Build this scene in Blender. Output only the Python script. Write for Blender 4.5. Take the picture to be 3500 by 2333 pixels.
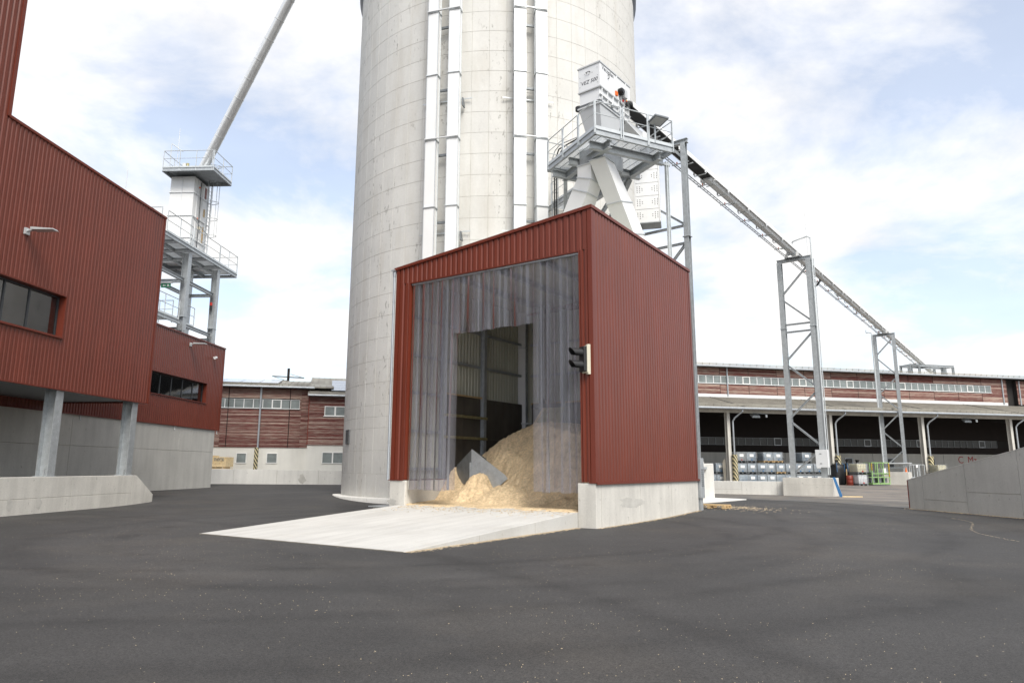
import bpy, math, random
from math import radians as R, sin, cos, pi, tan, atan2, hypot, sqrt
from mathutils import Vector, Matrix
random.seed(7)
for o in list(bpy.data.objects): bpy.data.objects.remove(o)
SC = bpy.context.scene; COL = SC.collection

# ------------------------------------------------------------------ camera
cd = bpy.data.cameras.new('Camera'); cam = bpy.data.objects.new('Camera', cd); COL.objects.link(cam)
cd.sensor_width = 36; cd.lens = 24.5; cd.clip_start = .1; cd.clip_end = 4000
def cam_matrix(pitch, roll, pos):
    cp, sp = cos(pitch), sin(pitch); c, s = cos(roll), sin(roll)
    fw = Vector((0, cp, sp)); r = Vector((1, 0, 0)); u = Vector((0, -sp, cp))
    r2 = r*c+u*s; u2 = u*c-r*s; b = -fw
    return Matrix(((r2.x, u2.x, b.x, pos[0]), (r2.y, u2.y, b.y, pos[1]), (r2.z, u2.z, b.z, pos[2]), (0, 0, 0, 1)))
cam.matrix_world = cam_matrix(R(10.3), R(.15), (0, 0, 1.65))
SC.camera = cam
# ------------------------------------------------------------------ sky and sun
SUN_AZ, SUN_EL = 160, 48        # compass style: 0 = straight ahead (+Y), 90 = right (+X)
EXPOSURE = 1.36
SUN_STRENGTH = 1.5
W = bpy.data.worlds.new('World'); SC.world = W; W.use_nodes = True
nt = W.node_tree; N = nt.nodes; L = nt.links; N.clear()
def node(t, **k):
    n = N.new(t)
    for a, b in k.items(): setattr(n, a, b)
    return n
out = node('ShaderNodeOutputWorld'); bg = node('ShaderNodeBackground'); bg.inputs[1].default_value = .1
sky = node('ShaderNodeTexSky', sky_type='NISHITA', sun_disc=False, sun_elevation=R(SUN_EL), sun_rotation=R(SUN_AZ), air_density=1.0, dust_density=1.5, ozone_density=1.0)
tc = node('ShaderNodeTexCoord'); sep = node('ShaderNodeSeparateXYZ'); L.new(tc.outputs['Generated'], sep.inputs[0])
def math_(op, a, b=None, c=None):
    m = node('ShaderNodeMath', operation=op)
    for i, v in enumerate((a, b, c)):
        if v is None: continue
        if isinstance(v, (int, float)): m.inputs[i].default_value = v
        else: L.new(v, m.inputs[i])
    return m.outputs[0]
zz = math_('MAXIMUM', sep.outputs[2], 0.0); zd = math_('ADD', zz, .22)
cx = math_('DIVIDE', sep.outputs[0], zd); cy = math_('DIVIDE', sep.outputs[1], zd)
cmb = node('ShaderNodeCombineXYZ'); L.new(cx, cmb.inputs[0]); L.new(cy, cmb.inputs[1]); cmb.inputs[2].default_value = 5.3
n1 = node('ShaderNodeTexNoise'); n1.inputs['Scale'].default_value = 1.9; n1.inputs['Detail'].default_value = 10; n1.inputs['Roughness'].default_value = .58; n1.inputs['Distortion'].default_value = .25
L.new(cmb.outputs[0], n1.inputs['Vector'])
ramp = node('ShaderNodeValToRGB'); ramp.color_ramp.elements[0].position = .41; ramp.color_ramp.elements[1].position = .60
ramp.color_ramp.elements[0].color = (.38, .38, .38, 1); ramp.color_ramp.elements[1].color = (1, 1, 1, 1)
L.new(n1.outputs[0], ramp.inputs[0])
n2 = node('ShaderNodeTexNoise'); n2.inputs['Scale'].default_value = 3.2; n2.inputs['Detail'].default_value = 6
L.new(cmb.outputs[0], n2.inputs['Vector'])
cb = math_('MULTIPLY_ADD', n2.outputs[0], 2.2, 3.25)
cc = node('ShaderNodeCombineColor'); L.new(math_('MULTIPLY', cb, 1.015), cc.inputs[0]); L.new(cb, cc.inputs[1]); L.new(math_('MULTIPLY', cb, .985), cc.inputs[2])
mx = node('ShaderNodeMix', data_type='RGBA'); L.new(ramp.outputs[0], mx.inputs[0]); L.new(sky.outputs[0], mx.inputs[6]); L.new(cc.outputs[0], mx.inputs[7])
L.new(mx.outputs[2], bg.inputs[0]); L.new(bg.outputs[0], out.inputs[0])
sl = bpy.data.lights.new('Sun', 'SUN'); sl.energy = SUN_STRENGTH; sl.angle = R(28); sl.color = (1, .955, .88)
so = bpy.data.objects.new('Sun', sl); COL.objects.link(so)
sd = Vector((sin(R(SUN_AZ))*cos(R(SUN_EL)), cos(R(SUN_AZ))*cos(R(SUN_EL)), sin(R(SUN_EL))))
so.rotation_euler = sd.to_track_quat('Z', 'Y').to_euler(); so.location = sd*90
vs = SC.view_settings; vs.view_transform = 'Standard'; vs.look = 'None'; vs.gamma = 1; vs.use_curve_mapping = False; vs.exposure = EXPOSURE
SC.cycles.transparent_max_bounces = 24

# ------------------------------------------------------------------ materials
MATS = {}
def mat(name, col, rough=.6, metal=0., var=.12, scale=1.5, fine=0., fscale=40, bump=0., bscale=60, streak=0., sscale=3., spec=.5, col2=None, c2scale=.6, c2lo=.45, c2hi=.62, extra=None, rnd=0.):
    m = bpy.data.materials.new(name); m.use_nodes = True; t = m.node_tree; n = t.nodes; l = t.links
    b = n['Principled BSDF']; b.inputs['Roughness'].default_value = rough; b.inputs['Metallic'].default_value = metal
    b.inputs['Specular IOR Level'].default_value = spec
    g = n.new('ShaderNodeNewGeometry'); pos = g.outputs['Position']
    def noise(vec, s, d=4, r=.55):
        q = n.new('ShaderNodeTexNoise'); q.inputs['Scale'].default_value = s; q.inputs['Detail'].default_value = d; q.inputs['Roughness'].default_value = r
        l.new(vec, q.inputs['Vector']); return q.outputs[0]
    def rng(v, a, bb, lo=.3, hi=.7):
        q = n.new('ShaderNodeMapRange'); q.inputs[1].default_value = lo; q.inputs[2].default_value = hi; q.inputs[3].default_value = a; q.inputs[4].default_value = bb
        l.new(v, q.inputs[0]); return q.outputs[0]
    def mul(c, v):
        q = n.new('ShaderNodeMix'); q.data_type = 'RGBA'; q.blend_type = 'MULTIPLY'; q.inputs[0].default_value = 1
        l.new(c, q.inputs[6]); cmb = n.new('ShaderNodeCombineColor')
        for i in range(3): l.new(v, cmb.inputs[i])
        l.new(cmb.outputs[0], q.inputs[7]); return q.outputs[2]
    def vscale(s):
        q = n.new('ShaderNodeVectorMath'); q.operation = 'MULTIPLY'; q.inputs[1].default_value = s; l.new(pos, q.inputs[0]); return q.outputs[0]
    def mix(f, a, c):
        q = n.new('ShaderNodeMix'); q.data_type = 'RGBA'; l.new(f, q.inputs[0])
        if isinstance(a, tuple): q.inputs[6].default_value = (*a, 1)
        else: l.new(a, q.inputs[6])
        if isinstance(c, tuple): q.inputs[7].default_value = (*c, 1)
        else: l.new(c, q.inputs[7])
        return q.outputs[2]
    rgb = n.new('ShaderNodeRGB'); rgb.outputs[0].default_value = (*col, 1); c = rgb.outputs[0]
    if col2: c = mix(rng(noise(pos, c2scale, 6, .6), 0, 1, c2lo, c2hi), c, col2)
    if var: c = mul(c, rng(noise(pos, scale, 5), 1-var, 1+var))
    if fine: c = mul(c, rng(noise(pos, fscale, 3, .7), 1-fine, 1+fine))
    if streak: c = mul(c, rng(noise(vscale((sscale, sscale, .22)), 1, 5, .6), 1-streak, 1, .35, .6))
    if rnd:
        oi = n.new('ShaderNodeObjectInfo'); c = mul(c, rng(oi.outputs['Random'], 1-rnd, 1+rnd, 0, 1))
    H = dict(n=n, l=l, pos=pos, noise=noise, rng=rng, mul=mul, mix=mix, vscale=vscale, b=b, m=m)
    if extra: c = extra(H, c) or c
    l.new(c, b.inputs['Base Color'])
    if bump:
        q = n.new('ShaderNodeBump'); q.inputs['Strength'].default_value = 1; q.inputs['Distance'].default_value = bump
        l.new(noise(pos, bscale, 4, .6), q.inputs['Height']); l.new(q.outputs[0], b.inputs['Normal'])
    MATS[name] = m; return m
def M(n): return MATS[n]
def hm(H, op, a, b=None):
    q = H['n'].new('ShaderNodeMath'); q.operation = op
    for i, v in enumerate((a, b)):
        if v is None: continue
        if isinstance(v, (int, float)): q.inputs[i].default_value = v
        else: H['l'].new(v, q.inputs[i])
    return q.outputs[0]
def sepxyz(H, v):
    q = H['n'].new('ShaderNodeSeparateXYZ'); H['l'].new(v, q.inputs[0]); return q.outputs
def asphalt_extra(H, c):
    s = sepxyz(H, H['pos']); n, l = H['n'], H['l']
    # wheel tracks: worn rings swept round the turning points, broken up by noise
    nb = H['noise'](H['pos'], .33, 4, .6); nf = H['noise'](H['pos'], 2.2, 4, .6)
    def ring(cx, cy, r0, w, amt, c, phase):
        dx = hm(H, 'SUBTRACT', s[0], cx); dy = hm(H, 'SUBTRACT', s[1], cy)
        r = hm(H, 'SQRT', hm(H, 'ADD', hm(H, 'MULTIPLY', dx, dx), hm(H, 'MULTIPLY', dy, dy)))
        r = hm(H, 'ADD', r, hm(H, 'MULTIPLY', nb, .9)); d = hm(H, 'ABSOLUTE', hm(H, 'SUBTRACT', r, r0))
        f = hm(H, 'MULTIPLY', H['rng'](d, 1, 0, 0, w), H['rng'](hm(H, 'FRACT', hm(H, 'ADD', hm(H, 'MULTIPLY', nb, 1.7), phase)), .15, 1, .2, .8))
        f = hm(H, 'MULTIPLY', f, H['rng'](nf, .5, 1, .35, .65))
        return H['mul'](c, hm(H, 'ADD', 1, hm(H, 'MULTIPLY', f, amt*1.8)))
    for cx, cy, r0, w, amt, ph in ((-6, 27, 15.6, .35, -.22, .1), (-6, 27, 17.4, .42, -.26, .5), (-6, 27, 18.3, .5, .14, .3), (-6, 27, 19.6, .35, -.2, .8), (-6, 27, 21.6, .5, -.2, .0), (-2, 19.5, 8.0, .4, -.24, .2), (-2, 19.5, 8.9, .5, .16, .6), (-2, 19.5, 9.9, .4, -.22, .7), (-2, 19.5, 12.6, .5, -.18, .4), (-30, -6, 33.0, .45, -.2, .3), (-30, -6, 35.2, .45, -.2, .9), (24, 4, 17.0, .5, -.16, .6), (24, 4, 19.1, .5, -.16, .2), (14, 40, 30.5, .6, .12, .5)):
        c = ring(cx, cy, r0, w, amt, c, ph)
    c = H['mul'](c, H['rng'](H['noise'](H['pos'], .16, 5, .62), .84, 1.18, .35, .65))
    # pale dust film where sawdust was tracked about
    d = H['rng'](H['noise'](H['pos'], .22, 5, .6), 0, .10, .48, .75)
    c = H['mix'](d, c, (.30, .25, .19))
    v = n.new('ShaderNodeTexVoronoi'); v.inputs['Scale'].default_value = 9; l.new(H['pos'], v.inputs['Vector'])
    keep = H['rng'](sepxyz(H, v.outputs['Color'])[0], 0, 1, .70, .72)
    near = H['rng'](v.outputs['Distance'], 1, 0, .05, .11)
    c = H['mix'](hm(H, 'MULTIPLY', hm(H, 'MULTIPLY', near, keep), H['rng'](H['noise'](H['pos'], .35, 3), .1, .9, .4, .65)), c, (.50, .42, .30))
    v2 = n.new('ShaderNodeTexVoronoi'); v2.inputs['Scale'].default_value = 75; l.new(H['pos'], v2.inputs['Vector'])
    c = H['mul'](c, H['rng'](sepxyz(H, v2.outputs['Color'])[1], .62, 1.42, 0, 1))
    return c
mat('asphalt', (.0445, .0428, .0415), .80, var=.12, scale=.6, fine=.28, fscale=160, bump=.006, bscale=130, extra=asphalt_extra, spec=.45)
mat('old_asphalt', (.20, .175, .15), .85, var=.18, scale=.5, fine=.2, fscale=60, bump=.004, bscale=90, col2=(.12, .115, .11), c2scale=.35)
mat('grey_asphalt', (.10, .097, .092), .82, var=.16, scale=.6, fine=.2, fscale=80, bump=.004, bscale=90, col2=(.16, .14, .115), c2scale=.5)
def conc_marks(H, c):
    # dark pour marks and blow-holes
    a = H['noise'](H['vscale']((4.2, 4.2, 1.5)), 1.35, 7, .66)
    k = H['rng'](a, 0, 1, .585, .625); k2 = H['rng'](H['noise'](H['vscale']((.75, .75, .16)), 1, 3), 0, 1, .46, .56)
    f = hm(H, 'MULTIPLY', hm(H, 'MULTIPLY', k, k2), .52)
    c = H['mix'](f, c, (.16, .15, .13))
    e = H['rng'](H['noise'](H['vscale']((1.4, 1.4, .3)), 1, 4), 0, .38, .5, .72)
    return H['mix'](e, c, (.50, .47, .41))
mat('silo_concrete', (.65, .643, .612), .82, var=.045, scale=.7, fine=.035, fscale=9, streak=.035, sscale=2.2, bump=.004, bscale=30, extra=conc_marks, rnd=.025)
mat('silo_joint', (.41, .39, .345), .9, var=.25, scale=2)
def conc_pits(H, c):
    k = H['rng'](H['noise'](H['vscale']((3.5, 3.5, 2)), 2.2, 6, .65), 0, .6, .64, .70)
    return H['mix'](k, c, (.20, .19, .165))
mat('concrete', (.62, .60, .55), .85, var=.10, scale=.8, fine=.06, fscale=20, streak=.12, sscale=3, bump=.003, bscale=50, extra=conc_pits)
mat('grey_concrete', (.52, .51, .475), .85, var=.08, scale=.6, fine=.05, fscale=16, streak=.10, sscale=2.2, bump=.003, bscale=50, extra=conc_pits)
mat('white_concrete', (.72, .71, .67), .85, var=.07, scale=.6, fine=.05, fscale=20, streak=.08, bump=.002, extra=conc_pits)
def ramp_marks(H, c):
    s = H['vscale']((.9, .9, 1)); k = H['rng'](H['noise'](s, 1, 6, .62), 0, .35, .5, .75)
    c = H['mix'](k, c, (.40, .375, .33)); q = sepxyz(H, H['pos']); n, l = H['n'], H['l']
    u = hm(H, 'SUBTRACT', hm(H, 'MULTIPLY', q[0], .83), hm(H, 'MULTIPLY', q[1], .558)); v = hm(H, 'ADD', hm(H, 'MULTIPLY', q[0], .558), hm(H, 'MULTIPLY', q[1], .83))
    w = n.new('ShaderNodeCombineXYZ'); l.new(hm(H, 'MULTIPLY', u, 3.2), w.inputs[0]); l.new(hm(H, 'MULTIPLY', v, .28), w.inputs[1])
    c = H['mul'](c, H['rng'](H['noise'](w.outputs[0], 1, 5, .62), .91, 1.03, .38, .62))
    return H['mix'](H['rng'](H['noise'](H['pos'], 5.5, 4, .6), 0, .5, .66, .74), c, (.30, .285, .255))
mat('ramp_concrete', (.54, .53, .50), .85, var=.07, scale=.5, fine=.05, fscale=25, bump=.003, bscale=60, extra=ramp_marks)
mat('wet_concrete', (.50, .487, .448), .8, var=.12, scale=3, fine=.08)
mat('plaster', (.74, .73, .68), .9, var=.06, scale=.5, streak=.07, sscale=1.5)
def clad_wear(H, c):
    return H['mul'](c, H['rng'](H['noise'](H['vscale']((2, 2, .35)), 1, 4), .9, 1.08))
mat('red_metal', (.147, .0305, .0165), .38, var=.05, scale=.8, spec=.4, extra=clad_wear, bump=.0006, bscale=5)
mat('red_trim', (.143, .028, .015), .4, var=.05, scale=.8, spec=.35)
mat('liner', (.56, .56, .47), .5, var=.06, scale=.7, streak=.12)
mat('galv', (.43, .455, .47), .42, .38, var=.13, scale=5, fine=.10, fscale=22, spec=.5)
mat('galv_light', (.60, .63, .64), .42, .4, var=.08, scale=4, fine=.06, fscale=20)
mat('galv_dark', (.20, .215, .225), .45, .4, var=.15, scale=5)
mat('white_paint', (.82, .825, .82), .34, var=.025, scale=.7, streak=.03)
mat('light_grey_paint', (.52, .535, .545), .4, var=.03)
mat('machine_white', (.74, .755, .765), .36, var=.02)
mat('dark_panel', (.11, .097, .08), .42, var=.25, scale=1.2, streak=.25, col2=(.12, .12, .115), c2scale=2.2, c2lo=.60, c2hi=.72)
mat('black', (.015, .015, .016), .45, var=.1)
mat('black_rubber', (.022, .022, .023), .7, var=.2, scale=6)
mat('beige_plastic', (.62, .585, .47), .5, var=.04)
mat('orange', (.80, .16, .02), .45, var=.05)
mat('red_plastic', (.55, .03, .02), .4, var=.05)
mat('yellow', (.75, .50, .04), .45, var=.05)
mat('blue_paint', (.05, .19, .42), .5, var=.12, scale=3)
mat('green_paint', (.27, .45, .17), .5, var=.12, scale=4)
mat('sign_green', (.0, .22, .09), .4, var=0)
mat('white_print', (.8, .8, .8), .5, var=0)
mat('ink', (.04, .04, .05), .5, var=0)
mat('ink_red', (.35, .03, .03), .6, var=.1, scale=10)
mat('ink_orange', (.75, .12, .05), .6, var=0)
mat('ink_blue', (.06, .13, .22), .6, var=0)
mat('brass', (.45, .40, .22), .35, .6, var=.3, scale=8)
mat('drum_red', (.19, .025, .012), .5, var=.15, scale=5)
mat('wood', (.56, .40, .21), .8, var=.14, scale=6, fine=.12, fscale=30)
mat('lumber', (.82, .64, .37), .8, var=.10, scale=5, fine=.10, fscale=30)
def dust_extra(H, c):
    k = H['rng'](H['noise'](H['pos'], 55, 3, .75), 0, 1, .35, .7)
    c = H['mix'](k, c, (.87, .70, .47))
    c = H['mul'](c, H['rng'](H['noise'](H['pos'], 13, 4, .7), .72, 1.14, .35, .65))
    return H['mul'](c, H['rng'](H['noise'](H['pos'], 1.6, 5), .84, 1.1))
mat('sawdust', (.69, .51, .30), .95, var=.08, scale=2.5, bump=.03, bscale=38, extra=dust_extra, spec=.15)
mat('chips', (.60, .49, .34), .95, var=.15, scale=9, spec=.2)
def stripes(k, tilt, col_b):
    def f(H, c):
        tcn = H['n'].new('ShaderNodeTexCoord'); s = sepxyz(H, tcn.outputs['Object'])
        v = hm(H, 'ADD', hm(H, 'MULTIPLY', s[2], k), hm(H, 'MULTIPLY', s[1], k*tilt))
        return H['mix'](H['rng'](hm(H, 'FRACT', v), 0, 1, .49, .51), c, col_b)
    return f
mat('hazard', (.64, .56, .33), .5, var=.08, scale=3, extra=stripes(2.6, 1.7, (.03, .03, .025)))
mat('hazard_small', (.72, .47, .03), .5, var=.05, extra=stripes(9, 2., (.03, .03, .02)))
def boards(zp, length):
    def f(H, c):
        tcn = H['n'].new('ShaderNodeTexCoord'); s = sepxyz(H, tcn.outputs['Object']); n, l = H['n'], H['l']
        row = hm(H, 'FLOOR', hm(H, 'DIVIDE', s[2], zp)); seg = hm(H, 'FLOOR', hm(H, 'DIVIDE', s[1], length))
        q = n.new('ShaderNodeCombineXYZ'); l.new(row, q.inputs[0]); l.new(seg, q.inputs[1])
        w = n.new('ShaderNodeTexWhiteNoise'); w.noise_dimensions = '3D'; l.new(q.outputs[0], w.inputs['Vector'])
        q2 = n.new('ShaderNodeCombineXYZ'); l.new(hm(H, 'MULTIPLY', s[1], .8), q2.inputs[0]); l.new(hm(H, 'MULTIPLY', s[2], 14), q2.inputs[1]); l.new(w.outputs[0], q2.inputs[2])
        g = H['noise'](q2.outputs[0], 1.5, 5, .65)
        wear = H['rng'](hm(H, 'ADD', hm(H, 'MULTIPLY', g, 1.0), hm(H, 'MULTIPLY', w.outputs[0], .22)), 0, .80, .47, .80)
        c = H['mix'](wear, c, (.42, .355, .29))
        return H['mul'](c, H['rng'](w.outputs[0], .72, 1.22, 0, 1))
    return f
mat('red_boards', (.165, .033, .028), .8, var=.12, scale=.9, extra=boards(.125, 6.8))
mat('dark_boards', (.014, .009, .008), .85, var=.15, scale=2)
mat('roof_sheet', (.33, .315, .27), .7, var=.12, scale=.6, fine=.10, fscale=8, col2=(.22, .205, .18), c2scale=.5)
mat('old_tile', (.20, .185, .155), .8, var=.2, scale=1.4, fine=.15, fscale=10)
mat('solar', (.42, .46, .52), .12, .25, var=.05, scale=.6)
mat('solar_frame', (.55, .56, .57), .4, .5, var=.03)
mat('alu', (.70, .71, .71), .4, .2, var=.03)
mat('dark_frame', (.045, .05, .055), .4, .2, var=.05)
mat('zinc', (.42, .45, .48), .4, .4, var=.12, scale=3)
mat('pvc_frame', (.78, .78, .76), .45, var=.03)
mat('big_bag', (.017, .017, .018), .4, var=.2, scale=6, bump=.04, bscale=9)
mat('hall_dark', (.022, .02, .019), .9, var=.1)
mat('label_white', (.82, .82, .80), .6, var=.05, scale=12)
mat('lens', (.55, .56, .55), .15, var=.02)
mat('perf_hole', (.03, .03, .03), .8, var=0)
def glass_mat(name, tint, rough=.03, alpha=.35):
    m = bpy.data.materials.new(name); m.use_nodes = True; t = m.node_tree; n = t.nodes; l = t.links; n.clear()
    o = n.new('ShaderNodeOutputMaterial'); tr = n.new('ShaderNodeBsdfTransparent'); tr.inputs[0].default_value = (*tint, 1)
    gl = n.new('ShaderNodeBsdfGlossy'); gl.inputs['Roughness'].default_value = rough
    g = n.new('ShaderNodeNewGeometry'); nz = n.new('ShaderNodeTexNoise'); nz.inputs['Scale'].default_value = .7; nz.inputs['Detail'].default_value = 2; l.new(g.outputs['Position'], nz.inputs['Vector'])
    bp = n.new('ShaderNodeBump'); bp.inputs['Strength'].default_value = 1; bp.inputs['Distance'].default_value = .006; l.new(nz.outputs[0], bp.inputs['Height']); l.new(bp.outputs[0], gl.inputs['Normal'])
    fr = n.new('ShaderNodeFresnel'); fr.inputs[0].default_value = 1.7; ms = n.new('ShaderNodeMixShader')
    a = n.new('ShaderNodeMath'); a.operation = 'MULTIPLY_ADD'; l.new(fr.outputs[0], a.inputs[0]); a.inputs[1].default_value = .8; a.inputs[2].default_value = alpha
    l.new(a.outputs[0], ms.inputs[0]); l.new(tr.outputs[0], ms.inputs[1]); l.new(gl.outputs[0], ms.inputs[2]); l.new(ms.outputs[0], o.inputs[0])
    MATS[name] = m
glass_mat('glass', (.34, .36, .36), .05, .16)
mat('pane', (.20, .228, .228), .22, var=.25, scale=1.1)
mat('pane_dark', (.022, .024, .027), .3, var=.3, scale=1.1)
glass_mat('glass_dark', (.16, .16, .165), .03, .06)
def pvc_mat(name, tint, body, k):
    m = bpy.data.materials.new(name); m.use_nodes = True; t = m.node_tree; n = t.nodes; l = t.links; n.clear()
    o = n.new('ShaderNodeOutputMaterial'); tr = n.new('ShaderNodeBsdfTransparent'); tr.inputs[0].default_value = (*tint, 1)
    df = n.new('ShaderNodeBsdfDiffuse'); df.inputs[0].default_value = (*body, 1); tl = n.new('ShaderNodeBsdfTranslucent'); tl.inputs[0].default_value = (*body, 1)
    g = n.new('ShaderNodeNewGeometry'); v = n.new('ShaderNodeVectorMath'); v.operation = 'MULTIPLY'; v.inputs[1].default_value = (2.2, 2.2, .35); l.new(g.outputs['Position'], v.inputs[0])
    nz = n.new('ShaderNodeTexNoise'); nz.inputs['Scale'].default_value = 1; nz.inputs['Detail'].default_value = 5; l.new(v.outputs[0], nz.inputs['Vector'])
    mr = n.new('ShaderNodeMapRange'); mr.inputs[1].default_value = .35; mr.inputs[2].default_value = .75; mr.inputs[3].default_value = k*.8; mr.inputs[4].default_value = k*1.25; l.new(nz.outputs[0], mr.inputs[0])
    a = n.new('ShaderNodeMixShader'); a.inputs[0].default_value = .35; l.new(df.outputs[0], a.inputs[1]); l.new(tl.outputs[0], a.inputs[2])
    b = n.new('ShaderNodeMixShader'); l.new(mr.outputs[0], b.inputs[0]); l.new(tr.outputs[0], b.inputs[1]); l.new(a.outputs[0], b.inputs[2])
    gl = n.new('ShaderNodeBsdfGlossy'); gl.inputs['Roughness'].default_value = .22; bp = n.new('ShaderNodeBump'); bp.inputs['Distance'].default_value = .02; bp.inputs['Distance'].default_value = .004; l.new(nz.outputs[0], bp.inputs['Height']); l.new(bp.outputs[0], gl.inputs['Normal'])
    fr = n.new('ShaderNodeFresnel'); fr.inputs[0].default_value = 1.27; c = n.new('ShaderNodeMixShader'); l.new(fr.outputs[0], c.inputs[0]); l.new(b.outputs[0], c.inputs[1]); l.new(gl.outputs[0], c.inputs[2])
    l.new(c.outputs[0], o.inputs[0]); MATS[name] = m
pvc_mat('pvc_strip', (.925, .92, .95), (.75, .765, .83), .085)
pvc_mat('ibc_plastic', (.55, .60, .64), (.70, .73, .74), .72)
mat('ibc_blue', (.44, .50, .55), .35, var=.14, scale=1.5, col2=(.24, .31, .39), c2scale=.9)
mat('ibc_cream', (.70, .65, .45), .4, var=.08, scale=1.5)
mat('ibc_white', (.78, .79, .80), .4, var=.05, scale=1.5)
mat('silver_pipe', (.78, .79, .80), .28, .45, var=.06, scale=1.5)

# ------------------------------------------------------------------ mesh helpers
class MB:
    def __init__(s): s.v = []; s.f = []; s.sm = []
    def add(s, vs, fs, sm=False):
        o = len(s.v); s.v += [tuple(p) for p in vs]; s.f += [tuple(i+o for i in f) for f in fs]; s.sm += [sm]*len(fs); return s
    def box(s, x0, x1, y0, y1, z0, z1):
        if x0 > x1: x0, x1 = x1, x0
        if y0 > y1: y0, y1 = y1, y0
        if z0 > z1: z0, z1 = z1, z0
        return s.add([(x0,y0,z0),(x1,y0,z0),(x1,y1,z0),(x0,y1,z0),(x0,y0,z1),(x1,y0,z1),(x1,y1,z1),(x0,y1,z1)],
                     [(0,3,2,1),(4,5,6,7),(0,1,5,4),(1,2,6,5),(2,3,7,6),(3,0,4,7)])
    def hexa(s, p): return s.add(p, [(0,3,2,1),(4,5,6,7),(0,1,5,4),(1,2,6,5),(2,3,7,6),(3,0,4,7)])
    def frame(s, p, q, up=(0,0,1)):
        p, q = Vector(p), Vector(q); d = (q-p).normalized(); up = Vector(up)
        if abs(d.dot(up)) > .98: up = Vector((0, 1, 0)) if abs(d.y) < .9 else Vector((1, 0, 0))
        a = d.cross(up).normalized(); b = a.cross(d).normalized(); return p, q, a, b
    def bar(s, p, q, w, h, up=(0,0,1)):
        p, q, a, b = s.frame(p, q, up); a *= w/2; b *= h/2
        return s.hexa([p-a-b, p+a-b, q+a-b, q-a-b, p-a+b, p+a+b, q+a+b, q-a+b])
    def tube(s, p, q, r, n=8, r2=None):
        p, q, a, b = s.frame(p, q); r2 = r if r2 is None else r2; o = []
        for k in range(n): t = 2*pi*k/n; o.append(p+(a*cos(t)+b*sin(t))*r)
        for k in range(n): t = 2*pi*k/n; o.append(q+(a*cos(t)+b*sin(t))*r2)
        s.add(o, [(k, (k+1) % n, n+(k+1) % n, n+k) for k in range(n)], True)
        s.add(o[:n], [tuple(range(n-1, -1, -1))]); return s.add(o[n:], [tuple(range(n))])
    def path(s, pts, r, n=8):
        for a, b in zip(pts, pts[1:]): s.tube(a, b, r, n)
        return s
    def ibeam(s, p, q, w, h, tf=.02, tw=.014, up=(0,0,1)):
        p, q, a, b = s.frame(p, q, up)
        for o in (b*(h/2-tf/2), -b*(h/2-tf/2)):
            A = a*(w/2); B = b*(tf/2)
            s.hexa([p+o-A-B, p+o+A-B, q+o+A-B, q+o-A-B, p+o-A+B, p+o+A+B, q+o+A+B, q+o-A+B])
        A = a*(tw/2); B = b*(h/2-tf)
        return s.hexa([p-A-B, p+A-B, q+A-B, q-A-B, p-A+B, p+A+B, q+A+B, q-A+B])
    def prism(s, poly, axis, a, b):
        n = len(poly)
        def P(u, v, w): return (w, u, v) if axis == 'x' else (u, w, v) if axis == 'y' else (u, v, w)
        return s.add([P(u, v, a) for u, v in poly]+[P(u, v, b) for u, v in poly],
                     [tuple(range(n-1, -1, -1)), tuple(range(n, 2*n))]+[(k, (k+1) % n, n+(k+1) % n, n+k) for k in range(n)])
    def loft(s, rings, cap=True, sm=False):
        n = len(rings[0]); o = []; fs = []
        for r in rings: o += [tuple(p) for p in r]
        for i in range(len(rings)-1):
            for k in range(n): fs.append((i*n+k, i*n+(k+1) % n, (i+1)*n+(k+1) % n, (i+1)*n+k))
        s.add(o, fs, sm)
        if cap:
            s.add(rings[0], [tuple(range(n-1, -1, -1))]); s.add(rings[-1], [tuple(range(n))])
        return s
    def lathe(s, prof, c=(0,0,0), n=24, cap=True):
        return s.loft([[(c[0]+r*cos(2*pi*k/n), c[1]+r*sin(2*pi*k/n), c[2]+z) for k in range(n)] for r, z in prof], cap, True)
    def quad(s, a, b, c, d): return s.add([a, b, c, d], [(0, 1, 2, 3)])
    def mesh(s, name):
        m = bpy.data.meshes.new(name); m.from_pydata(s.v, [], s.f); m.polygons.foreach_set('use_smooth', s.sm); m.update(); return m
    def build(s, name, mt, parent=None, loc=(0,0,0), rz=0, bevel=0):
        return obj(name, s.mesh(name), mt, parent, loc, rz, bevel)
def obj(name, me, mt, parent=None, loc=(0,0,0), rz=0, bevel=0):
    o = bpy.data.objects.new(name, me); COL.objects.link(o)
    if mt and not me.materials: me.materials.append(M(mt))
    o.location = loc; o.rotation_euler = (0, 0, rz)
    if parent: o.parent = parent
    if bevel:
        b = o.modifiers.new('Bevel', 'BEVEL'); b.width = bevel; b.segments = 2; b.limit_method = 'ANGLE'
    return o
def tag(o, label=None, cat=None, group=None, kind=None):
    for k, v in (('label', label), ('category', cat), ('group', group), ('kind', kind)):
        if v: o[k] = v
    return o
def thing(name, label, cat, loc=(0,0,0), az=0, group=None):
    o = bpy.data.objects.new(name, None); COL.objects.link(o); o.empty_display_size = .2
    o.location = (*loc, 0) if len(loc) == 2 else loc; o.rotation_euler = (0, 0, -R(az)); return tag(o, label, cat, group)
def copy_tree(o, parent=None):
    c = o.copy(); COL.objects.link(c); c.parent = parent
    for ch in list(o.children): copy_tree(ch, c)
    return c
def box(name, mt, parent, *b, bevel=0): return MB().box(*b).build(name, mt, parent, bevel=bevel)
def to_world(loc, az, p):
    a = R(az); return (loc[0]+p[0]*cos(a)+p[1]*sin(a), loc[1]-p[0]*sin(a)+p[1]*cos(a), (p[2] if len(p) > 2 else 0))
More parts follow.
